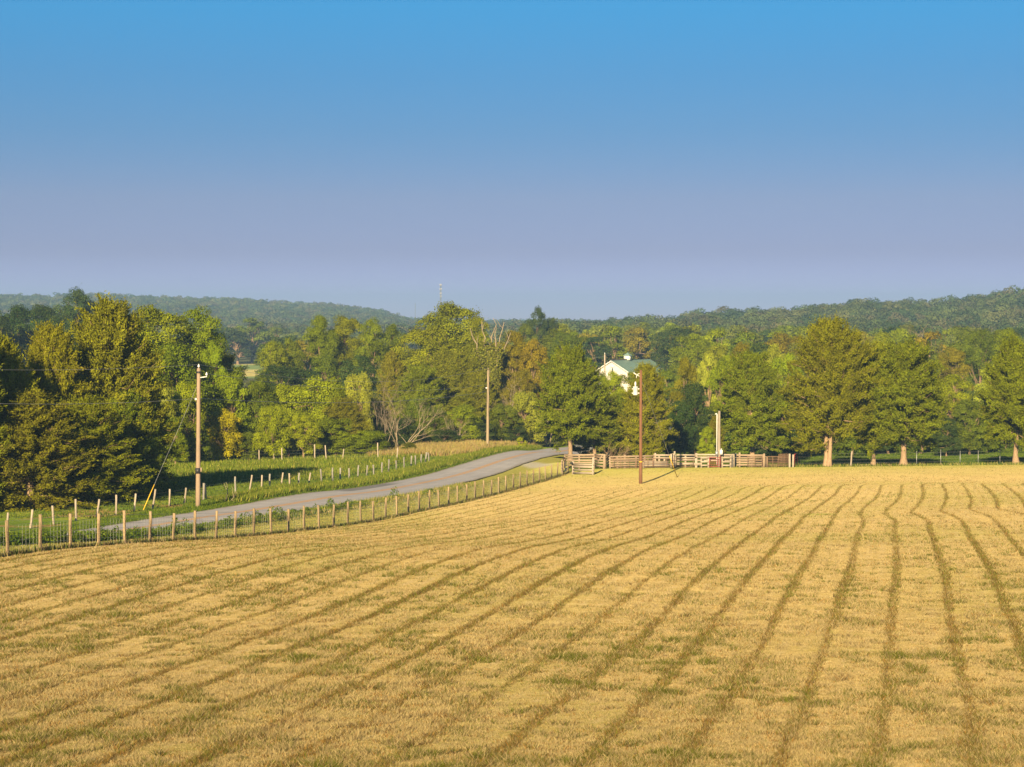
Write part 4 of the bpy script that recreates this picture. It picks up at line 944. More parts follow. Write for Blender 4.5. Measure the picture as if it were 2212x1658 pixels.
# -- forested hills (uncountable): lobed crowns scattered over the slopes
def hill_forest(name, label, seed, n, region, size, per, leaf, cols, clumps=9):
    g = np.random.default_rng(seed); X, Y = region(g, n); n = len(X); z = ground(X, Y)
    S = g.uniform(*size, n); Hh = S * g.uniform(0.85, 1.2, n)
    it = np.repeat(np.arange(n), clumps); th = g.uniform(0, 6.28, len(it)); rr = np.sqrt(g.uniform(0, 1, len(it)))
    cz = np.sqrt(np.clip(1 - 0.85 * rr ** 2, 0, 1)) * g.uniform(0.8, 1.0, len(it))
    Cd = np.stack([np.cos(th) * rr, np.sin(th) * rr, cz], 1)
    C = np.stack([X[it] + np.cos(th) * rr * S[it] * 0.42, Y[it] + np.sin(th) * rr * S[it] * 0.42, z[it] + Hh[it] * (0.22 + 0.60 * cz)], 1)
    j = np.repeat(np.arange(len(it)), per); m = len(j); d = unit(g.normal(0, 1, (m, 3)) + 0.6 * Cd[j]); d[:, 2] = np.where(d[:, 2] < -0.2, -d[:, 2], d[:, 2])
    r = S[it[j]] * 0.20 * g.uniform(0.75, 1.05, m)
    P = C[j] + d * r[:, None] * np.array([1, 1, 0.8])
    nr = unit(d + g.normal(0, 0.22, (m, 3)) + np.array([0, 0, 0.1]))
    lf = leaf * g.uniform(0.7, 1.3, m) * (Y[it[j]] / Y.mean()) ** 0.5
    V, F = leaf_quads(P, nr, g.normal(0, 1, (m, 3)), lf, lf * 0.8)
    tc_ = np.array(cols)[g.integers(0, len(cols), n)] * g.uniform(0.7, 1.2, (n, 1))
    Cc = tc_[it[j]] * g.uniform(0.92, 1.08, len(it))[j][:, None] * g.uniform(0.97, 1.03, (m, 1))
    me = mesh_np(name, V, F, M_HILL, False, face_attr={'col': Cc})
    return tag(mobj(name, me), label, 'forest', kind='stuff')
def reg_right(g, n):
    D = np.sqrt(g.uniform(640 ** 2, 1240 ** 2, n)); x = g.uniform(1180, 2700, n); return (x - 1106) / FD * D, D
def reg_left(g, n):
    D = np.sqrt(g.uniform(1150 ** 2, 2500 ** 2, n)); x = g.uniform(-500, 1150, n); X = (x - 1106) / FD * D; return X, D
def reg_mid(g, n):
    D = np.sqrt(g.uniform(820 ** 2, 1200 ** 2, n)); x = g.uniform(-300, 1250, n); return (x - 1106) / FD * D, D
def reg_far(g, n):
    D = g.uniform(2500, 4700, n); x = g.uniform(780, 1700, n); return (x - 1106) / FD * D, D
def reg_valley(g, n):
    D = g.uniform(1240, 2400, n); x = g.uniform(1100, 1750, n); return (x - 1106) / FD * D, D
FC = [(0.080, 0.112, 0.040), (0.100, 0.128, 0.046), (0.052, 0.088, 0.038), (0.125, 0.140, 0.055), (0.108, 0.108, 0.055), (0.066, 0.102, 0.036)]  # leaf colours shifted to bluish grey, painting in extra distance haze
hill_forest('hill_forest', 'green wooded hillside rising at the right behind the cedar row', 801, 2300, reg_right, (10, 17), 60, 0.8, FC, 10)
hill_forest('distant_forest', 'blue hazed wooded ridge along the left skyline', 802, 7500, reg_left, (10, 16), 26, 1.3, FC, 7)
hill_forest('valley_forest', 'hazy woods on the valley floor beyond the open field', 803, 1100, reg_mid, (9, 15), 40, 1.1, FC, 9)
hill_forest('horizon_forest', 'faint blue strip of woods on the horizon', 804, 2600, reg_far, (9, 13), 12, 3.0, FC, 6)
hill_forest('basin_forest', 'hazy woods between the two hills', 805, 1500, reg_valley, (10, 16), 18, 1.8, FC, 7)

# -- dead and bare woody plants
def bare(name, x, D, H, seed, mat, label, **kw):
    X = px_x(x, 1000, D); o = mobj(name, bare_tree(seed, H, mat=mat, **kw), None, (X, D, gz(X, D)))
    return tag(o, label, 'dead tree')
bare('dead_tree', 862, 219, 6.6, 901, M_PALEBARK, 'bleached dead tree with fanned bare limbs at the end of the hedgerow', spread=0.75, n_main=6, r0=0.07, lean=(0.35, -0.2))
bare('dead_tree', 828, 222, 7.6, 902, M_PALEBARK, 'thin grey bare tree just left of the bleached dead tree', spread=0.28, n_main=4, r0=0.055)
bare('dead_tree', 985, 234, 4.2, 903, M_PALEBARK, 'small bare shrub with pale twigs left of the pale roadside pole', spread=0.6, n_main=4, r0=0.05)
o = bare('dead_tree', 1098, 250, 9.0, 904, M_PALEBARK, 'brown dead cedar with drooping twigs right of the pale roadside pole', spread=0.16, n_main=3, r0=0.08)
bare('dead_tree', 1185, 250, 7.5, 905, M_PALEBARK, 'short broken dead trunk left of the corral cedar', spread=0.12, n_main=2, depth=2, r0=0.12)
bare('dead_tree', 1322, 199.5, 3.0, 906, M_CBARK, 'tangle of dry brown branches under the leaning cedar', spread=1.3, n_main=7, r0=0.05)
# snag: stout forked dead tree with vines
sx, sD = 1062, 268; sX = px_x(sx, 700, sD)
sn = empty('dead_snag', (sX, sD, gz(sX, sD))); tag(sn, 'forked dead snag with bare upright limbs wrapped in green vines', 'dead tree')
g = np.random.default_rng(31); mb = MB(); vine_pts = []
mb.tube(branch_path((0, 0, -0.3), (0.1, 0, 9.0), g, 7, 0.03), np.linspace(0.42, 0.30, 7), 10, False)
for a, b, c_, r in [(-2.9, 0.2, 15.6, 0.15), (-1.3, -0.3, 16.6, 0.17), (-0.3, 0.3, 14.6, 0.2), (0.7, 0.2, 15.8, 0.17), (1.7, -0.2, 16.4, 0.16), (2.6, 0.2, 15.0, 0.13), (0.2, 0, 16.9, 0.12)]:
    P = branch_path((a * 0.08, 0, 8.0 + g.uniform(0, 1)), (a, b, c_), g, 8, 0.07); mb.tube(P, np.linspace(r, 0.035, 8), 7, True); vine_pts.append(P)
    for q in range(3):
        k = g.integers(4, 7); mb.tube(branch_path(P[k], P[k] + np.array([g.normal(0, 0.6), g.normal(0, 0.4), g.uniform(0.5, 1.4)]), g, 4, 0.1), np.linspace(0.05, 0.015, 4), 4, False)
mb.build('trunk', M_PALEBARK, sn, True)
P = []
for Q in vine_pts:
    t = g.uniform(0, 0.62, 900) * 7; k = t.astype(int); f = (t - k)[:, None]; P.append(Q[k] * (1 - f) + Q[k + 1] * f + g.normal(0, 0.20, (900, 3)))
P.append(np.stack([g.normal(0, 0.45, 1800), g.normal(0, 0.45, 1800), g.uniform(1, 9.5, 1800)], 1)); P = np.vstack(P)
V, F = leaf_quads(P, unit(g.normal(0, 1, (len(P), 3)) + np.array([0, -0.5, 0.3])), g.normal(0, 1, (len(P), 3)), 0.28, 0.22)
vo = mobj('vines', mesh_np('vines', V, F, M_FOL, face_attr={'tint': np.stack([g.uniform(0.6, 1.4, len(P)), g.uniform(0, 0.2, len(P)), g.uniform(0.1, 0.5, len(P))], 1)}), sn); vo.color = (0.12, 0.15, 0.02, 1)
# white-trunked trees on the right
for x, D, top, lb in [(2018, 350, 745, 'pale trunked tree with forked white stem above the wide cedar'), (1958, 430, 700, 'tall thin tree with white bare limbs above the cedar row'), (1240 + 285, 560, 712, 'thin dead topped tree with grey limbs in the valley wood')]:
    X = px_x(x, 700, D); z = gz(X, D); H = height_at(top, D) - z
    o = empty('white_stem_tree', (X, D, z)); tag(o, lb, 'tree')
    mobj('trunk', bare_tree(int(x), H * 0.95, 0.22, M_PALEBARK, n_main=3, depth=3, r0=0.28), o)
    c = mobj('crown', BF[1][0], o); c.scale = (0.75, 0.75, H / 12.0); c.color = (0.12, 0.15, 0.05, 1)

# ------------------------------------------------------------------ fences
def post_mesh(h, r, mat, seed, sides=8, lean=(0, 0), square=False):
    g = np.random.default_rng(seed); mb = MB()
    n = 5; z = np.linspace(-0.3, h, n); P = np.stack([lean[0] * z + g.normal(0, 0.006, n), lean[1] * z + g.normal(0, 0.006, n), z], 1)
    mb.tube(P, r * g.uniform(0.93, 1.06, n), 4 if square else sides)
    return mb.mesh('post', mat, not square)
root = empty('post_fence', (FP[0, 0], FP[0, 1], gz(*FP[0])))
tag(root, 'long fence of evenly spaced round wooden posts between the field and the road', 'fence')
ox, oy, oz = root.location
g = np.random.default_rng(3)
PM = [post_mesh(1.28 * s, 0.062, M_POST, 20 + i, lean=(g.normal(0, 0.012), g.normal(0, 0.012))) for i, s in enumerate((1, 0.97, 1.04, 1.01, 0.94, 1.02))]
FPZ = ground(FP[:, 0], FP[:, 1])
extra = [FP[0] - (FP[1] - FP[0]) * k for k in (1, 2, 3, 4)]
AP = np.vstack([extra[::-1], FP]); APZ = ground(AP[:, 0], AP[:, 1])
for i, (X, Y) in enumerate(AP):
    o = mobj('post', PM[i % 6], root, (X - ox, Y - oy, APZ[i] - oz)); o.rotation_euler = (g.normal(0, 0.012), g.normal(0, 0.012), g.uniform(0, 6))
def wire_run(pts, z, hs, r, root, off, name='wire', n=2, sides=3, mat=None, sag=0.0):
    mb = MB()
    for hgt in hs:
        P = np.stack([pts[:, 0] - off[0], pts[:, 1] - off[1], z + hgt - off[2]], 1)
        mb.tube(P, r, sides, False)
    return mb.build(name, mat or M_WIRE, root)
wire_run(AP, APZ, (0.12, 0.3, 0.48, 0.66, 0.84, 1.02, 1.17), 0.0050, root, (ox, oy, oz))
mb = MB()
for i in range(len(AP) - 1):
    for t in np.arange(0, 1, 1 / 9.0):
        p = AP[i] * (1 - t) + AP[i + 1] * t; zb = APZ[i] * (1 - t) + APZ[i + 1] * t
        mb.tube([(p[0] - ox, p[1] - oy, zb + 0.05 - oz), (p[0] - ox, p[1] - oy, zb + 1.0 - oz)], 0.0036, 3, False)
mb.build('woven_stays', M_WIRE, root)

# old fence on the far side of the road: pairs (x, base y) and heights
old = [(13.8,1137,180),(65.7,1134,185),(115.8,1129.5,165),(164,1127,165),(208.5,1121.6,170),(250.6,1118.6,155),(290,1117.4,155),(329.6,1112.4,155),(366,1104,130),(398.5,1094.8,115)]
old2 = [(20,430),(35,415),(205,360),(285,340),(355,333),(402,338),(467,335),(518,330),(569,322),(625,318),(704,297),(766,303),(809,293),(862,282),(910,278),(961,255),(1003,248),(1049,237),(1088,223),(1134,225),(1178,207),(1218,195),(1245,195),(1273,190),(1300,180),(1322,172)]
OP = []
for i, (x, y, hh) in enumerate(old): OP.append((x, 108.5 + i * 2.45))
for i, (x, y) in enumerate(old2): OP.append(((600 + x / 1.923) / 1.3888, 132.3 + i * 2.75 if i > 1 else 131.0 + i * 1.6))
pts = np.array([(px_x(x, 1100, D), D) for x, D in OP])
# straighten the distances so that the line keeps beside the road
for i in range(len(pts)):
    for _ in range(12):
        s_, ix_ = road_near(np.array([pts[i, 0]]), np.array([pts[i, 1]]))
        want = 6.6 if i < 12 else 6.4
        pts[i, 1] += (want - s_[0]) / max(0.12, abs(math.sin(math.atan2(pts[i, 0], pts[i, 1]) - R(12)))) * 0.6
        pts[i, 0] = px_x(OP[i][0], 1100, pts[i, 1])
oroot = empty('old_post_fence', (pts[0, 0], pts[0, 1], gz(*pts[0]))); tag(oroot, 'old fence of crooked bleached posts along the far side of the road', 'fence')
ox, oy, oz = oroot.location; OZ = ground(pts[:, 0], pts[:, 1])
OM = [post_mesh(1.28, 0.065, M_OLDPOST, 40 + i, 7, lean=(l, 0)) for i, l in enumerate((0.11, 0.06, 0.14, 0.02, -0.02, 0.09))]
GM = [post_mesh(1.25, 0.075, M_GREYPOST, 50 + i, 7, lean=(l, 0)) for i, l in enumerate((0.02, -0.04, 0.06))]
print('OLD FENCE', [tuple(round(float(v), 1) for v in p) for p in pts])
for i, (X, Y) in enumerate(pts):
    mset = OM if (i < 10 or i in (11,) or (12 <= i < 20 and i % 3)) else GM
    o = mobj('post', mset[(i * 5 + (i > 6) * 3) % len(mset)], oroot, (X - ox, Y - oy, OZ[i] - oz)); o.scale = (1, 1, rnd.uniform(0.82, 1.06)); o.rotation_euler = (rnd.gauss(0, 0.04), rnd.gauss(0, 0.03), rnd.uniform(-0.5, 0.5))
wire_run(pts, OZ, (0.2, 0.45, 0.7, 0.95), 0.003, oroot, (ox, oy, oz))
# broken forked branch leaning at the old fence
bx = px_x(487, 1060, 137); bo = mobj('dead_branch', bare_tree(77, 2.2, 0.5, M_PALEBARK, n_main=2, depth=1, r0=0.05, lean=(0.8, 0)), None, (bx, 137, gz(bx, 137))); tag(bo, 'broken pale branch leaning over the old fence', 'branch')
# pasture fence posts at the hedgerow
pf = [(486, 1.5), (560, 1.3), (592, 1.3), (609, 1.4), (680, 1.7), (705, 1.6), (740, 1.2), (817, 1.8), (857, 1.3)]
px0 = px_x(486, 1000, 205); proot = empty('pasture_fence', (px0, 205, gz(px0, 205))); tag(proot, 'sparse pale posts of the fence at the foot of the pasture hedgerow', 'fence')
PP = np.array([(px_x(x, 1000, 206 - i * 0.5), 206 - i * 0.5) for i, (x, _) in enumerate(pf)]); PZ = ground(PP[:, 0], PP[:, 1])
for i, (x, hh) in enumerate(pf):
    o = mobj('post', OM[i % 6], proot, (PP[i, 0] - px0, PP[i, 1] - 205, PZ[i] - proot.location[2])); o.scale = (1, 1, hh / 1.28); o.rotation_euler[2] = rnd.uniform(0, 6)
wire_run(PP, PZ, (0.4, 0.8, 1.1), 0.003, proot, tuple(proot.location))
# wire fence behind the cedar row
rx = [(1838, 'w', 1.45), (1980, 't', 1.35), (2032, 't', 1.45), (2074, 't', 1.3), (2113, 't', 1.3), (2160, 't', 1.3), (2240, 't', 1.3)]
RP = np.array([(px_x(1725, 1000, 189.5), 189.5)] + [(px_x(x, 1000, 189.2 + i * 1.1), 189.2 + i * 1.1) for i, (x, _, _) in enumerate(rx)]); RZ = ground(RP[:, 0], RP[:, 1])
wr = empty('wire_fence', (RP[1, 0], RP[1, 1], RZ[1])); tag(wr, 'thin wire fence on steel posts running behind the pale cedar trunks', 'fence')
for i, (x, kd, hh) in enumerate(rx):
    if kd == 'w': o = mobj('post', post_mesh(hh, 0.085, M_OLDPOST, 70, 8, lean=(0.06, 0)), wr)
    else:
        mb = MB(); mb.box((0, 0, hh / 2 - 0.15), (0.045, 0.012, hh + 0.3)); mb.box((0, 0.018, hh / 2 - 0.15), (0.012, 0.03, hh + 0.3)); mb.box((0, 0, hh - 0.05), (0.05, 0.05, 0.09)); o = mb.build('post', M_GALV, wr)
    o.location = (RP[i + 1, 0] - wr.location[0], RP[i + 1, 1] - wr.location[1], RZ[i + 1] - wr.location[2])
wire_run(RP, RZ, (0.3, 0.6, 0.9, 1.2), 0.005, wr, tuple(wr.location))

# ------------------------------------------------------------------ corral
def board_section(name, label, x0, x1, D0, D1, rails, posts, mat=M_BOARD, rail_h=0.15, group='board fence sections of the corral', top_post=1.3, seed=0, brace=False, boards_v=(), cat='fence', pw=0.16):
    """horizontal boards at heights rails between picture columns x0, x1; posts: (x, height)"""
    g = np.random.default_rng(seed + 900)
    A = np.array([px_x(x0, 1000, D0), D0]); B = np.array([px_x(x1, 1000, D1), D1]); za, zb = gz(*A), gz(*B)
    o = empty(name, (A[0], A[1], za)); tag(o, label, cat, group)
    def loc(f, hgt, off=0.0): return ((B[0] - A[0]) * f, (B[1] - A[1]) * f + off, (zb - za) * f + hgt)
    for rr in rails:
        mb = MB(); L = abs(B[0] - A[0]) + abs(B[1] - A[1]); n = max(1, int(L / 3.2)); cuts = np.linspace(0, 1, n + 1)
        rh = rail_h
        if isinstance(rr, tuple): rr, rh = rr
        for a, b in zip(cuts[:-1], cuts[1:]):
            mb.beam(loc(a + 0.002, rr + g.normal(0, 0.012), -0.09), loc(b - 0.002, rr + g.normal(0, 0.012), -0.09), 0.035, rh * g.uniform(0.9, 1.06))
        mb.build('rail', mat, o)
    for x, hgt in posts:
        f = (x - x0) / (x1 - x0); mb = MB(); p = loc(f, 0)
        mb.beam((p[0], p[1] + 0.02, p[2] - 0.3), (p[0] + g.normal(0, 0.02), p[1] + 0.02, p[2] + hgt), pw, pw, g.normal(0, 0.1)); mb.build('post', mat, o)
    for x, h0, h1, w_ in boards_v:
        f = (x - x0) / (x1 - x0); mb = MB(); mb.beam(loc(f, h0, -0.14), loc(f, h1, -0.14), 0.035, w_, R(90)); mb.build('upright_board', mat, o)
    if brace:
        mb = MB(); mb.beam(loc(0.08, rails[-1] if not isinstance(rails[-1], tuple) else rails[-1][0], -0.14), loc(0.92, rails[0], -0.14), 0.035, 0.13); mb.build('brace', mat, o)
    return o
cA = lambda x: (1660 + x / 5.821) / 1.3888
cB = lambda x: (2020 + x / 5.53) / 1.3888
board_section('board_gate', 'pale board gate hung at the corner where the post fence meets the corral', cA(335), cA(705), 183.2, 181.2, (0.95, 0.70, 0.44, 0.16), [(cA(345), 1.22), (cA(690), 1.62)], M_WHITEBOARD, 0.17, None, cat='gate', seed=1, pw=0.2)
board_section('board_fence', 'weathered board fence behind the pale corner gate, under the two cedar trunks', cA(190), cA(720), 190.0, 188.5, (1.32, 1.08, 0.84, 0.6, 0.36), [(cA(200), 1.4), (cA(455), 1.4), (cA(715), 1.4)], seed=2)
board_section('board_fence', 'short slanting board panel closing the road end of the corral', cA(140), cA(192), 185.5, 190.0, (1.1, 0.8, 0.5, 0.25), [(cA(150), 1.2)], seed=3)
board_section('board_gate', 'board gate with a diagonal brace next to the thick pale post', cA(722), cA(872), 188.3, 187.2, (1.36, 1.1, 0.84, 0.58, 0.3), [(cA(887), 1.42)], M_BOARD, 0.15, None, brace=True, cat='gate', seed=4, pw=0.2)
board_section('board_fence', 'short side panel running back beside the thick pale post', cA(900), cA(985), 187.0, 191.0, (1.25, 1.0, 0.75, 0.5, 0.25), [(cA(905), 1.35), (cA(980), 1.3)], seed=5)
board_section('board_fence', 'long board fence behind the dark pole, partly hidden by pipe gates', cA(985), cA(1760), 187.3, 187.4, (1.12, 0.90, 0.68, 0.46, 0.22), [(cA(992), 1.15), (cA(1120), 1.2), (cA(1247), 1.28), (cA(1440), 1.1), (cA(1600), 1.05), (cA(1755), 1.3)], seed=6)
board_section('plank_fence', 'solid low panel of wide pinkish planks left of the tall plank post', cA(1575), cA(2010), 186.7, 186.8, ((0.53, 0.3), (0.26, 0.22)), [(cA(1580), 0.6)], M_WHITEBOARD, 0.25, None, cat='fence', seed=7)
board_section('board_fence', 'two rail board fence beside the tall plank post where the guy wire lands', cA(1765), cA(2060), 187.4, 187.4, (1.18, 0.92, 0.3), [(cA(1780), 1.4), (cA(1848), 1.25), (cA(1940), 0.9)], M_WHITEBOARD, 0.16, seed=8)
board_section('plank_post', 'tall post clad in wide vertical planks in the middle of the corral', cA(2050), cA(2140), 187.2, 187.2, (), [(cA(2120), 1.56)], M_WHITEBOARD, 0.16, None, boards_v=[(cA(2065), 0.0, 1.33, 0.26), (cA(2093), 0.02, 1.36, 0.24), (cA(2124), 0.0, 1.2, 0.22)], cat='post', seed=9)
board_section('board_fence', 'four rail board fence from the tall plank post to the wide pale post', cB(50), cB(360), 187.5, 187.5, (1.2, 0.93, 0.70, (0.36, 0.26)), [(cB(200), 1.1)], M_WHITEBOARD, 0.15, seed=10)
board_section('board_fence', 'board fence reaching from the wide pale post past the grey pole', cB(360), cB(1000), 188.4, 188.2, (1.18, 0.95, 0.62), [(cB(378), 1.33), (cB(1000), 1.25)], M_WHITEBOARD, 0.15, seed=11, pw=0.22)
board_section('plank_fence', 'low plank panel at the foot of the wide pale post', cB(330), cB(470), 187.0, 187.0, ((0.33, 0.27), ), [(cB(378), 0.9)], M_WHITEBOARD, 0.25, None, seed=12, pw=0.22)
board_section('board_gate', 'small narrow board gate left of the red pipe gate', cB(452), cB(592), 186.9, 186.9, (0.95, 0.58, 0.24), [(cB(465), 1.08), (cB(582), 1.08)], M_WHITEBOARD, 0.14, None, cat='gate', seed=13, pw=0.14)
board_section('board_gate', 'white board gate right of the red pipe gate', cB(802), cB(960), 186.9, 186.9, (0.95, 0.56, 0.22), [(cB(812), 1.05), (cB(948), 1.1)], M_WHITEBOARD, 0.14, None, cat='gate', seed=14, pw=0.16)
board_section('board_fence', 'dark side panel with vines running back behind the white board gate', cB(966), cB(1045), 187.2, 192.5, (1.1, 0.9, 0.7, 0.5, 0.3, 0.12), [(cB(970), 1.1), (cB(1040), 1.2)], M_GREYPOST, 0.17, seed=15)
board_section('board_fence', 'five rail board fence in front of the broad cedar', cB(1045), cB(1500), 187.8, 187.6, (1.14, 0.9, 0.68, 0.44, 0.22), [(cB(1100), 1.4), (cB(1300), 1.15), (cB(1480), 1.15)], M_BOARD, 0.16, seed=16)
board_section('plank_post', 'group of brown upright planks left of the rusty grid panel', cB(1500), cB(1560), 187.5, 187.5, (), [(cB(1503), 1.3)], M_BOARD, 0.15, None, boards_v=[(cB(1515), 0, 1.02, 0.16), (cB(1532), 0, 1.06, 0.14), (cB(1549), 0, 0.98, 0.15)], cat='post', seed=17)
for x, hh, r, lb in [(1930, 1.28, 0.10, 'stout pale end post right of the rusty grid panel'), (1987, 1.2, 0.085, 'second pale post just right of the stout end post')]:
    X = px_x(cB(x), 1000, 187.3); o = mobj('corral_post', post_mesh(hh, r, M_OLDPOST, x, 9), None, (X, 187.3, gz(X, 187.3))); tag(o, lb, 'post')
def pipe_gate(name, label, x0, x1, D0, D1, bars, uprights, mat, h0=0.12, h1=1.1, r=0.02, cat='gate', dim=None):
    A = np.array([px_x(x0, 1000, D0), D0]); B = np.array([px_x(x1, 1000, D1), D1]); za, zb = gz(*A), gz(*B)
    o = empty(name, (A[0], A[1], za)); tag(o, label, cat)
    P = lambda f, hgt: ((B[0] - A[0]) * f, (B[1] - A[1]) * f, (zb - za) * f + hgt)
    mb = MB(); mb.tube([P(0, h0), P(0, h1)], r * 1.25, 6); mb.tube([P(1, h0), P(1, h1)], r * 1.25, 6); mb.tube([P(0, h1), P(1, h1)], r * 1.25, 6); mb.tube([P(0, h0), P(1, h0)], r * 1.25, 6)
    mb.build('frame', mat, o)
    for b in np.linspace(h0, h1, bars + 2)[1:-1]:
        m2 = MB(); m2.tube([P(0, b), P(1, b)], r * 0.85, 6); m2.build('bar', mat, o)
    for u in uprights:
        m2 = MB(); m2.tube([P(u, h0), P(u, h1)], r * 0.95, 6); m2.build('upright', mat, o)
    return o
pipe_gate('pipe_gate', 'rusty pipe gate standing left of the dark pole', cA(1040), cA(1440), 186.4, 186.3, 4, (0.34, 0.67), M_RUST, h1=1.0)
pipe_gate('pipe_gate', 'rusty pipe gate sagging right of the dark pole', cA(1450), cA(1735), 186.4, 186.3, 4, (0.45, 0.7), M_RUST, h1=0.95)
pipe_gate('pipe_gate', 'rusty pipe gate leaning on the planks at the yellow guy guard', cA(1745), cB(110), 186.3, 186.3, 4, (0.5,), M_RUST, h1=0.95)
pipe_gate('pipe_gate', 'rusty pipe gate left of the wide pale post', cB(112), cB(330), 186.7, 186.7, 3, (), M_RUST, h1=0.9)
pipe_gate('pipe_gate', 'red pipe gate at the foot of the pale grey pole', cB(600), cB(772), 186.6, 186.6, 4, (0.75,), M_RED, h1=0.98, r=0.026)
pipe_gate('pipe_gate', 'narrow red pipe gate seen on edge right of the grey pole', cB(774), cB(794), 185.9, 187.9, 4, (), M_RED, h1=1.1, r=0.03)
pipe_gate('pipe_gate', 'rusty pipe gate in front of the five rail board fence', cB(1230), cB(1475), 187.0, 187.0, 4, (0.5,), M_RUST, h1=1.05)
pipe_gate('grid_panel', 'rusty square grid cattle panel at the right end of the corral', cB(1562), cB(1912), 187.2, 187.6, 5, (0.25, 0.5), M_RUST, h1=1.02, r=0.024, cat='panel')
pipe_gate('grid_panel', 'second rusty grid cattle panel set a little behind the first', cB(1750), cB(1915), 188.6, 188.6, 6, tuple(np.linspace(0.14, 0.86, 6)), M_RUST, h0=0.1, h1=1.2, r=0.02, cat='panel')
pipe_gate('pipe_gate', 'dark red pipe gate at the far right end of the corral', cB(2010), cB(2055), 188.0, 191.0, 4, (), M_RED, h1=1.2, r=0.03)
# metal mailbox-like latch box on the corner post
X = px_x(cA(315), 1000, 183.0); o = MB().box((0, 0, 1.08), (0.24, 0.3, 0.16)).box((0.06, 0, 0.96), (0.05, 0.05, 0.12)).build('latch_box', M_BLACK); o.location = (X, 182.9, gz(X, 183)); tag(o, 'small black box fixed on the corner post by the pale gate', 'box')

# ------------------------------------------------------------------ poles and lines
def pole(name, label, x, D, top_y, r, mat, lean=0.0, square=False, group=None):
    X = px_x(x, 1000, D); z = gz(X, D); H = height_at(top_y, D) - z
    o = empty(name, (X, D, z)); tag(o, label, 'utility pole', group)
    mb = MB(); n = 8; t = np.linspace(0, 1, n); P = np.stack([lean * H * t, 0 * t, -0.5 + (H + 0.5) * t], 1)
    mb.tube(P, np.linspace(r, r * 0.72, n), 14); mb.build('shaft', mat, o, True)
    return o, H, (X, D, z)
def insulator(parent, p, mat=M_WHITE, s=1.0):
    mb = MB(); p = np.array(p, float)
    mb.tube([p, p + (0, 0, 0.09 * s), p + (0, 0, 0.10 * s), p + (0, 0, 0.2 * s), p + (0, 0, 0.21 * s), p + (0, 0, 0.30 * s)], np.array([0.03, 0.03, 0.075, 0.07, 0.05, 0.03]) * s, 8)
    return mb.build('insulator', mat, parent, True)
def cable(name, label, p, q, sag, r=0.011, parent=None, mat=M_CABLE, cat='wire'):
    p = np.array(p, float); q = np.array(q, float); t = np.linspace(0, 1, 40)[:, None]; P = p + (q - p) * t; P[:, 2] -= sag * 4 * t[:, 0] * (1 - t[:, 0])
    mb = MB(); mb.tube(P - p if parent is None else P, r, 4, False); o = mb.build(name, mat, parent)
    if parent is None: o.location = p; tag(o, label, cat)
    return o
# pole 1, left, weathered
p1, H1, L1 = pole('utility_pole', 'weathered utility pole with a black band beside the far side of the road', 427, 131.5, 796, 0.165, M_POLE, lean=0.011)
tx = 0.011 * H1
MB().tube([(tx, 0, H1 - 0.32), (tx, 0, H1 - 0.2)], 0.17, 12).build('top_clamp', M_BLACK, p1)
MB().beam((tx + 0.1, 0, H1 - 0.62), (tx + 0.55, 0, H1 - 0.56), 0.06, 0.06).build('bracket', M_WHITE, p1); insulator(p1, (tx + 0.52, 0, H1 - 0.56)); insulator(p1, (tx, 0, H1 - 0.02))
MB().box((tx * 0.8 - 0.16, 0, H1 - 2.05), (0.16, 0.12, 0.14)).build('spool', M_WHITE, p1)
MB().tube([(0.02, 0, 2.25), (0.02, 0, 2.62)], 0.185, 12).box((0.02, -0.19, 2.44), (0.3, 0.08, 0.34)).build('black_band', M_BLACK, p1)
MB().box((0.24, -0.05, 2.5), (0.1, 0.12, 0.28)).build('small_box', M_PALEPOLE, p1)
ax_ = px_x(309, 1090, 127.5); az_ = gz(ax_, 127.5)
top = (L1[0] + tx - 0.12, L1[1], L1[2] + H1 - 1.2)
cable('guy_wire', 'guy wire slanting from the weathered pole down to the cedar clump', top, (ax_, 127.5, az_), 0, 0.010)
A = np.array((ax_, 127.5, az_)); T_ = np.array(top) - A
mb = MB(); mb.tube([A + T_ * 0.004, A + T_ * 0.205], 0.032, 6); o = mb.build('guy_guard', M_YELLOW); tag(o, 'yellow plastic guard on the guy wire beside the roadside cedars', 'guy guard')
# pole 2
p2, H2, L2 = pole('utility_pole', 'plain pale utility pole on the grassy bank above the road bend', 1053, 222, 800, 0.17, M_PALEPOLE, lean=0.011)
insulator(p2, (0.011 * H2, 0, H2 - 0.02), M_PALEPOLE); MB().box((0.011 * H2 - 0.2, 0, H2 - 2.0), (0.2, 0.12, 0.14)).build('spool', M_WHITE, p2)
# pole off to the left that carries the lines on
p0, H0, L0 = pole('utility_pole', 'utility pole outside the left edge carrying the roadside line', -420, 104, 786, 0.165, M_POLE)
ptop = lambda L, H, dx=0.0, dz=0.0: (L[0] + dx, L[1], L[2] + H + dz)
cable('power_line', 'top power line from the weathered pole to the pale pole', ptop(L1, H1, tx, 0.25), ptop(L2, H2, 0.1, 0.25), 1.35)
cable('power_line', 'middle power line dipping between the weathered and the pale pole', ptop(L1, H1, tx + 0.5, -0.35), ptop(L2, H2, 0.1, -1.6), 0.9)
cable('power_line', 'lower power line from the weathered pole to the pale pole', ptop(L1, H1, tx, -2.0), ptop(L2, H2, 0, -2.4), 0.7, 0.014)
cable('power_line', 'top power line running left from the weathered pole', ptop(L1, H1, tx, 0.25), ptop(L0, H0, 0, 0.1), 0.4, 0.008)
cable('power_line', 'lower power line running left from the weathered pole', ptop(L1, H1, tx, -2.0), ptop(L0, H0, 0, -1.5), 0.5, 0.009)
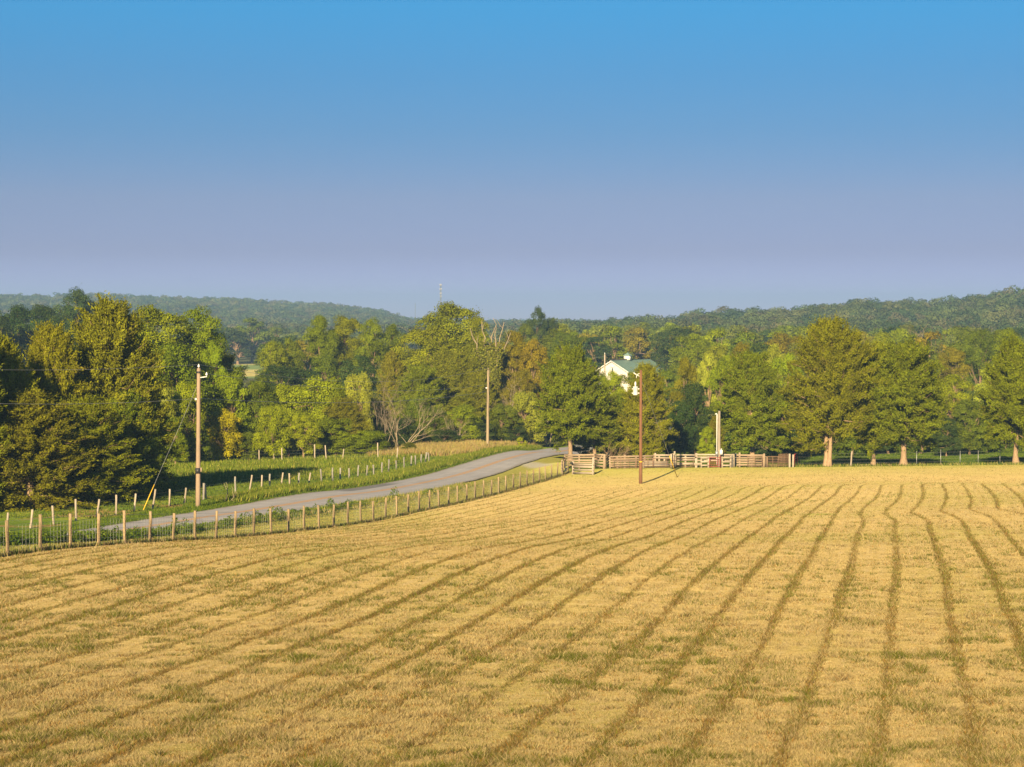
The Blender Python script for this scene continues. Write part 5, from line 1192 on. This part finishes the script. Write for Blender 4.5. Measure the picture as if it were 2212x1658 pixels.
# pole 3 with transformer
p3, H3, L3 = pole('utility_pole', 'dark brown utility pole with a white transformer standing in the field', 1384, 163, 800, 0.15, M_BROWNPOLE)
mb = MB(); cx_ = -0.45; zt = H3 - 2.05
mb.tube([(cx_, -0.02, zt), (cx_, -0.02, zt + 0.02), (cx_, -0.02, zt + 0.62), (cx_, -0.02, zt + 0.63), (cx_, -0.02, zt + 0.69)], np.array([0.19, 0.2, 0.2, 0.225, 0.2]), 18)
tf = mb.build('transformer', M_WHITE, p3, True)
MB().tube([(cx_, -0.02, zt + 0.68), (cx_, -0.02, zt + 0.78), (cx_, -0.02, zt + 0.8), (cx_, -0.02, zt + 0.95), (cx_, -0.02, zt + 1.1)], np.array([0.05, 0.05, 0.08, 0.075, 0.04]), 10).build('bushing', M_WHITE, tf, True)
MB().box((-0.2, 0, zt + 0.15), (0.16, 0.1, 0.08)).box((-0.2, 0, zt + 0.5), (0.16, 0.1, 0.08)).box((-0.69, -0.02, zt + 0.15), (0.1, 0.08, 0.07)).box((-0.69, -0.02, zt + 0.5), (0.1, 0.08, 0.07)).build('lug', M_WHITE, tf)
MB().beam((-0.08, 0, H3 - 0.28), (-0.42, 0, H3 - 0.4), 0.05, 0.05).beam((-0.08, 0, H3 - 0.52), (-0.42, 0, H3 - 0.38), 0.05, 0.05).beam((-0.34, 0, H3 - 0.4), (-0.6, 0, H3 - 0.22), 0.07, 0.07).beam((-0.34, 0, H3 - 0.36), (-0.37, 0, H3 - 0.66), 0.05, 0.05).build('cutout', M_WHITE, p3)
MB().tube([(0, 0, 1.78), (0, 0, 1.86)], 0.153, 12).build('tag_band', M_YELLOW, p3)
ax_ = px_x(1463, 1020, 172); az_ = gz(ax_, 172); A = np.array((ax_, 172, az_)); top = np.array((L3[0] + 0.12, L3[1], L3[2] + H3 - 1.0)); T_ = top - A
cable('guy_wire', 'guy wire slanting from the dark pole to the ground before the corral', top, A, 0, 0.013)
mb = MB(); mb.tube([A + T_ * 0.0, A + T_ * 0.235], 0.034, 6); o = mb.build('guy_guard', M_YELLOW); tag(o, 'yellow plastic guard on the guy wire before the corral planks', 'guy guard')
# pole 4, service pole at the corral
p4, H4, L4 = pole('service_pole', 'pale grey service pole with white conduit rising out of the corral', 1553, 187.4, 888, 0.15, M_GREYPOST, lean=0.004)
p4.children[0].data.materials[0] = wood_mat('grey_pole_wood', (0.34, 0.29, 0.23), (0.24, 0.20, 0.155), (20, 20, 0.8))
MB().tube([(-0.22, -0.05, 0.3), (-0.2, -0.05, H4 - 0.35), (-0.24, -0.05, H4 - 0.22), (-0.32, -0.05, H4 - 0.26), (-0.33, -0.05, H4 - 0.36)], 0.05, 8).build('conduit', M_WHITE, p4, True)
MB().box((-0.22, -0.18, 1.35), (0.26, 0.16, 0.5)).build('meter_box', M_GALV, p4); MB().box((0.2, -0.18, 1.45), (0.26, 0.14, 0.42)).tube([(0.2, -0.18, 1.65), (0.2, -0.18, 1.8)], 0.05, 8).build('breaker_box', M_WHITE, p4)
cable('power_line', 'service line from the dark pole transformer back to the grey service pole', ptop(L3, H3, -0.4, -1.2), ptop(L4, H4, -0.2, -0.3), 0.9, 0.008)
# far poles
p5, H5, L5 = pole('utility_pole', 'white utility pole standing against the barn gable', 1306, 440, 766, 0.22, M_OLDPOST); insulator(p5, (0, 0, H5), s=1.3)
p6, H6, L6 = pole('utility_pole', 'small distant pole with white transformer among the trees right of the barn', 1476, 470, 752, 0.16, M_PALEPOLE)
MB().tube([(0.4, -0.1, H6 - 3.0), (0.4, -0.1, H6 - 2.1), (0.4, -0.1, H6 - 1.8)], np.array([0.3, 0.3, 0.08]), 12).build('transformer', M_WHITE, p6, True)
MB().beam((0, -0.1, H6 - 0.9), (0.9, -0.1, H6 - 0.4), 0.1, 0.1).build('cutout', M_PALEPOLE, p6)
p7, H7, L7 = pole('utility_pole', 'short distant pole top right of the small transformer pole', 1512, 455, 769, 0.16, M_PALEPOLE)
cable('power_line', 'upper power line between the barn pole and the distant transformer pole', ptop(L5, H5, 0, 0.1), ptop(L6, H6, 0, -0.3), 0.4, 0.02)
cable('power_line', 'lower power line between the barn pole and the distant transformer pole', ptop(L5, H5, 0, -1.6), ptop(L6, H6, 0, -2.2), 0.5, 0.02)
cable('power_line', 'power line from the transformer pole to the short distant pole', ptop(L6, H6, 0, -1.8), ptop(L7, H7, 0, -0.2), 0.2, 0.02)
cable('power_line', 'power line from the barn pole off to the left through the trees', ptop(L5, H5, 0, -0.4), (px_x(1150, 800, 420), 420, height_at(778, 420)), 0.6, 0.02)

# ------------------------------------------------------------------ barn
BD = 450.0; ay = R(-30)
bX = px_x(1322, 800, BD); bz = gz(bX, BD); Wb, Lb = 9.4, 19.0
apex_h = height_at(780, BD) - bz; eave_h = height_at(806, BD) - bz
barn = empty('barn', (bX, BD, bz), 0); tag(barn, 'white gabled barn with teal metal roof and cupola behind the corral cedars', 'barn')
# local frame: gable faces -y, rotated so that its right flank shows
Rz = np.array([[math.cos(ay), -math.sin(ay), 0], [math.sin(ay), math.cos(ay), 0], [0, 0, 1]])
def bl(p): return Rz @ np.array(p, float)
def quad(pts, name, mat, parent, thick=None):
    return None
mb = MB(); hw = Wb / 2
Vb = [(-hw, 0, -0.5), (hw, 0, -0.5), (hw, 0, eave_h), (0, 0, apex_h), (-hw, 0, eave_h), (-hw, Lb, -0.5), (hw, Lb, -0.5), (hw, Lb, eave_h), (0, Lb, apex_h), (-hw, Lb, eave_h)]
me = bpy.data.meshes.new('wall'); me.from_pydata([tuple(bl(v)) for v in Vb], [], [(0, 1, 2, 3, 4), (6, 5, 9, 8, 7), (1, 6, 7, 2), (5, 0, 4, 9)]); me.materials.append(M_SIDING); mobj('wall', me, barn)
mb = MB()
for q in range(13):
    xx = -hw + 0.5 + q * (Wb - 1.0) / 12; mb.beam(bl((xx, -0.02, 0)), bl((xx, -0.02, apex_h - (apex_h - eave_h) * abs(xx) / hw - 0.25)), 0.06, 0.05)
mb.build('batten', M_SIDING, barn)
for s in (-1, 1):
    sl = (apex_h - eave_h) / hw; ov = 0.45; e = [(0, -ov, apex_h + 0.12), (s * (hw + ov), -ov, eave_h + 0.12 - sl * ov), (s * (hw + ov), Lb + ov, eave_h + 0.12 - sl * ov), (0, Lb + ov, apex_h + 0.12)]
    lo = [(x, y, z - 0.12) for x, y, z in e]; me = bpy.data.meshes.new('roof'); me.from_pydata([tuple(bl(v)) for v in e + lo], [], [(0, 1, 2, 3), (7, 6, 5, 4), (0, 4, 5, 1), (1, 5, 6, 2), (2, 6, 7, 3), (3, 7, 4, 0)]); me.materials.append(M_TEAL); rf = mobj('roof', me, barn)
    mb = MB()
    for q in range(15):
        y = -ov + 0.3 + q * (Lb + 2 * ov - 0.6) / 14; mb.beam(bl((0, y, apex_h + 0.155)), bl((s * (hw + ov), y, eave_h + 0.155 - sl * ov)), 0.06, 0.05)
    mb.build('roof_rib', M_TEAL, rf)
MB().beam(bl((0, -0.5, apex_h + 0.2)), bl((0, Lb + 0.5, apex_h + 0.2)), 0.35, 0.14).build('ridge_cap', M_DARKTRIM, barn)
for s in (-1, 1):
    MB().beam(bl((0, -0.5, apex_h - 0.02)), bl((s * (hw + 0.45), -0.5, eave_h - 0.45 * sl - 0.02)), 0.05, 0.22).build('fascia', M_WHITE, barn)
MB().beam(bl((-0.3, -0.04, apex_h - 1.3)), bl((0.3, -0.04, apex_h - 1.3)), 0.06, 0.5).build('gable_vent', M_WHITE, barn)
cy_ = Lb * 0.42; cub = MB(); cub.box(bl((0, cy_, apex_h + 0.55)), (1.35, 1.35, 1.0), Rz); cu = cub.build('cupola', M_WHITE, barn)
cc = [(-0.85, -0.85, 0), (0.85, -0.85, 0), (0.85, 0.85, 0), (-0.85, 0.85, 0), (0, 0, 0.75)]
me = bpy.data.meshes.new('cupola_roof'); me.from_pydata([tuple(bl((x, y + cy_, z + apex_h + 1.06))) for x, y, z in cc], [], [(0, 1, 4), (1, 2, 4), (2, 3, 4), (3, 0, 4), (3, 2, 1, 0)]); me.materials.append(M_TEAL); mobj('cupola_roof', me, cu)

# ------------------------------------------------------------------ lattice masts
def mast(label, x, D, top_y, w_, seg, ant=True):
    X = px_x(x, 690, D); z = gz(X, D); H = height_at(top_y, D) - z
    o = empty('lattice_mast', (X, D, z)); tag(o, label, 'mast'); mb = MB(); r = w_ * 0.13
    C3 = [(w_ / 2 * math.cos(a), w_ / 2 * math.sin(a)) for a in (0.5, 2.6, 4.7)]
    for cx, cy in C3: mb.tube([(cx, cy, 0), (cx, cy, H)], r, 5)
    for k in range(seg):
        z0, z1 = H * k / seg, H * (k + 1) / seg
        for q in range(3):
            a, b = C3[q], C3[(q + 1) % 3]; mb.tube([(a[0], a[1], z0), (b[0], b[1], z1)], r * 0.6, 4, False); mb.tube([(a[0], a[1], z1), (b[0], b[1], z1)], r * 0.6, 4, False)
    mb.build('lattice', M_MAST, o)
    if ant:
        for zz_, q in ((H - 0.5, 6), (H - 5.5, 4), (H - 10.5, 4), (H - 14, 3)):
            for k in range(q):
                a = 2 * math.pi * k / q; MB().box((math.cos(a) * w_ * 0.55, math.sin(a) * w_ * 0.55, zz_), (0.45, 0.45, 2.3)).build('antenna', M_ANT, o)
    return o
mast('tall lattice mast with pale antennas on the horizon above the domed tree', 952, 2300, 615, 1.7, 24)
mast('tiny faint mast on the horizon left of the tall mast', 897, 3600, 655, 1.2, 16, False)

# ------------------------------------------------------------------ haze
def haze():
    m, t, out = new_mat('haze_air'); pv = N(t, 'ShaderNodeVolumePrincipled')
    pv.inputs['Color'].default_value = (0.36, 0.60, 1.0, 1); pv.inputs['Density'].default_value = HAZE_DENSITY; pv.inputs['Anisotropy'].default_value = 0.0
    t.links.new(pv.outputs[0], out.inputs['Volume'])
    x, y0, y1, z0, z1 = 6500, -80, 6500, float(Z.min()) - 3, 95
    me = MB().box((0, (y0 + y1) / 2, (z0 + z1) / 2), (2 * x, y1 - y0, z1 - z0)).mesh('haze', m)
    o = tag(mobj('haze', me), 'thin blue haze over the valley', 'haze', kind='stuff'); return o
HAZE_DENSITY = 0.00027
haze()
print('TREES', N_TREES, 'OBJ', len(bpy.data.objects), 'HEIGHTS', round(H1, 1), round(H2, 1), round(H3, 1), round(H4, 1))
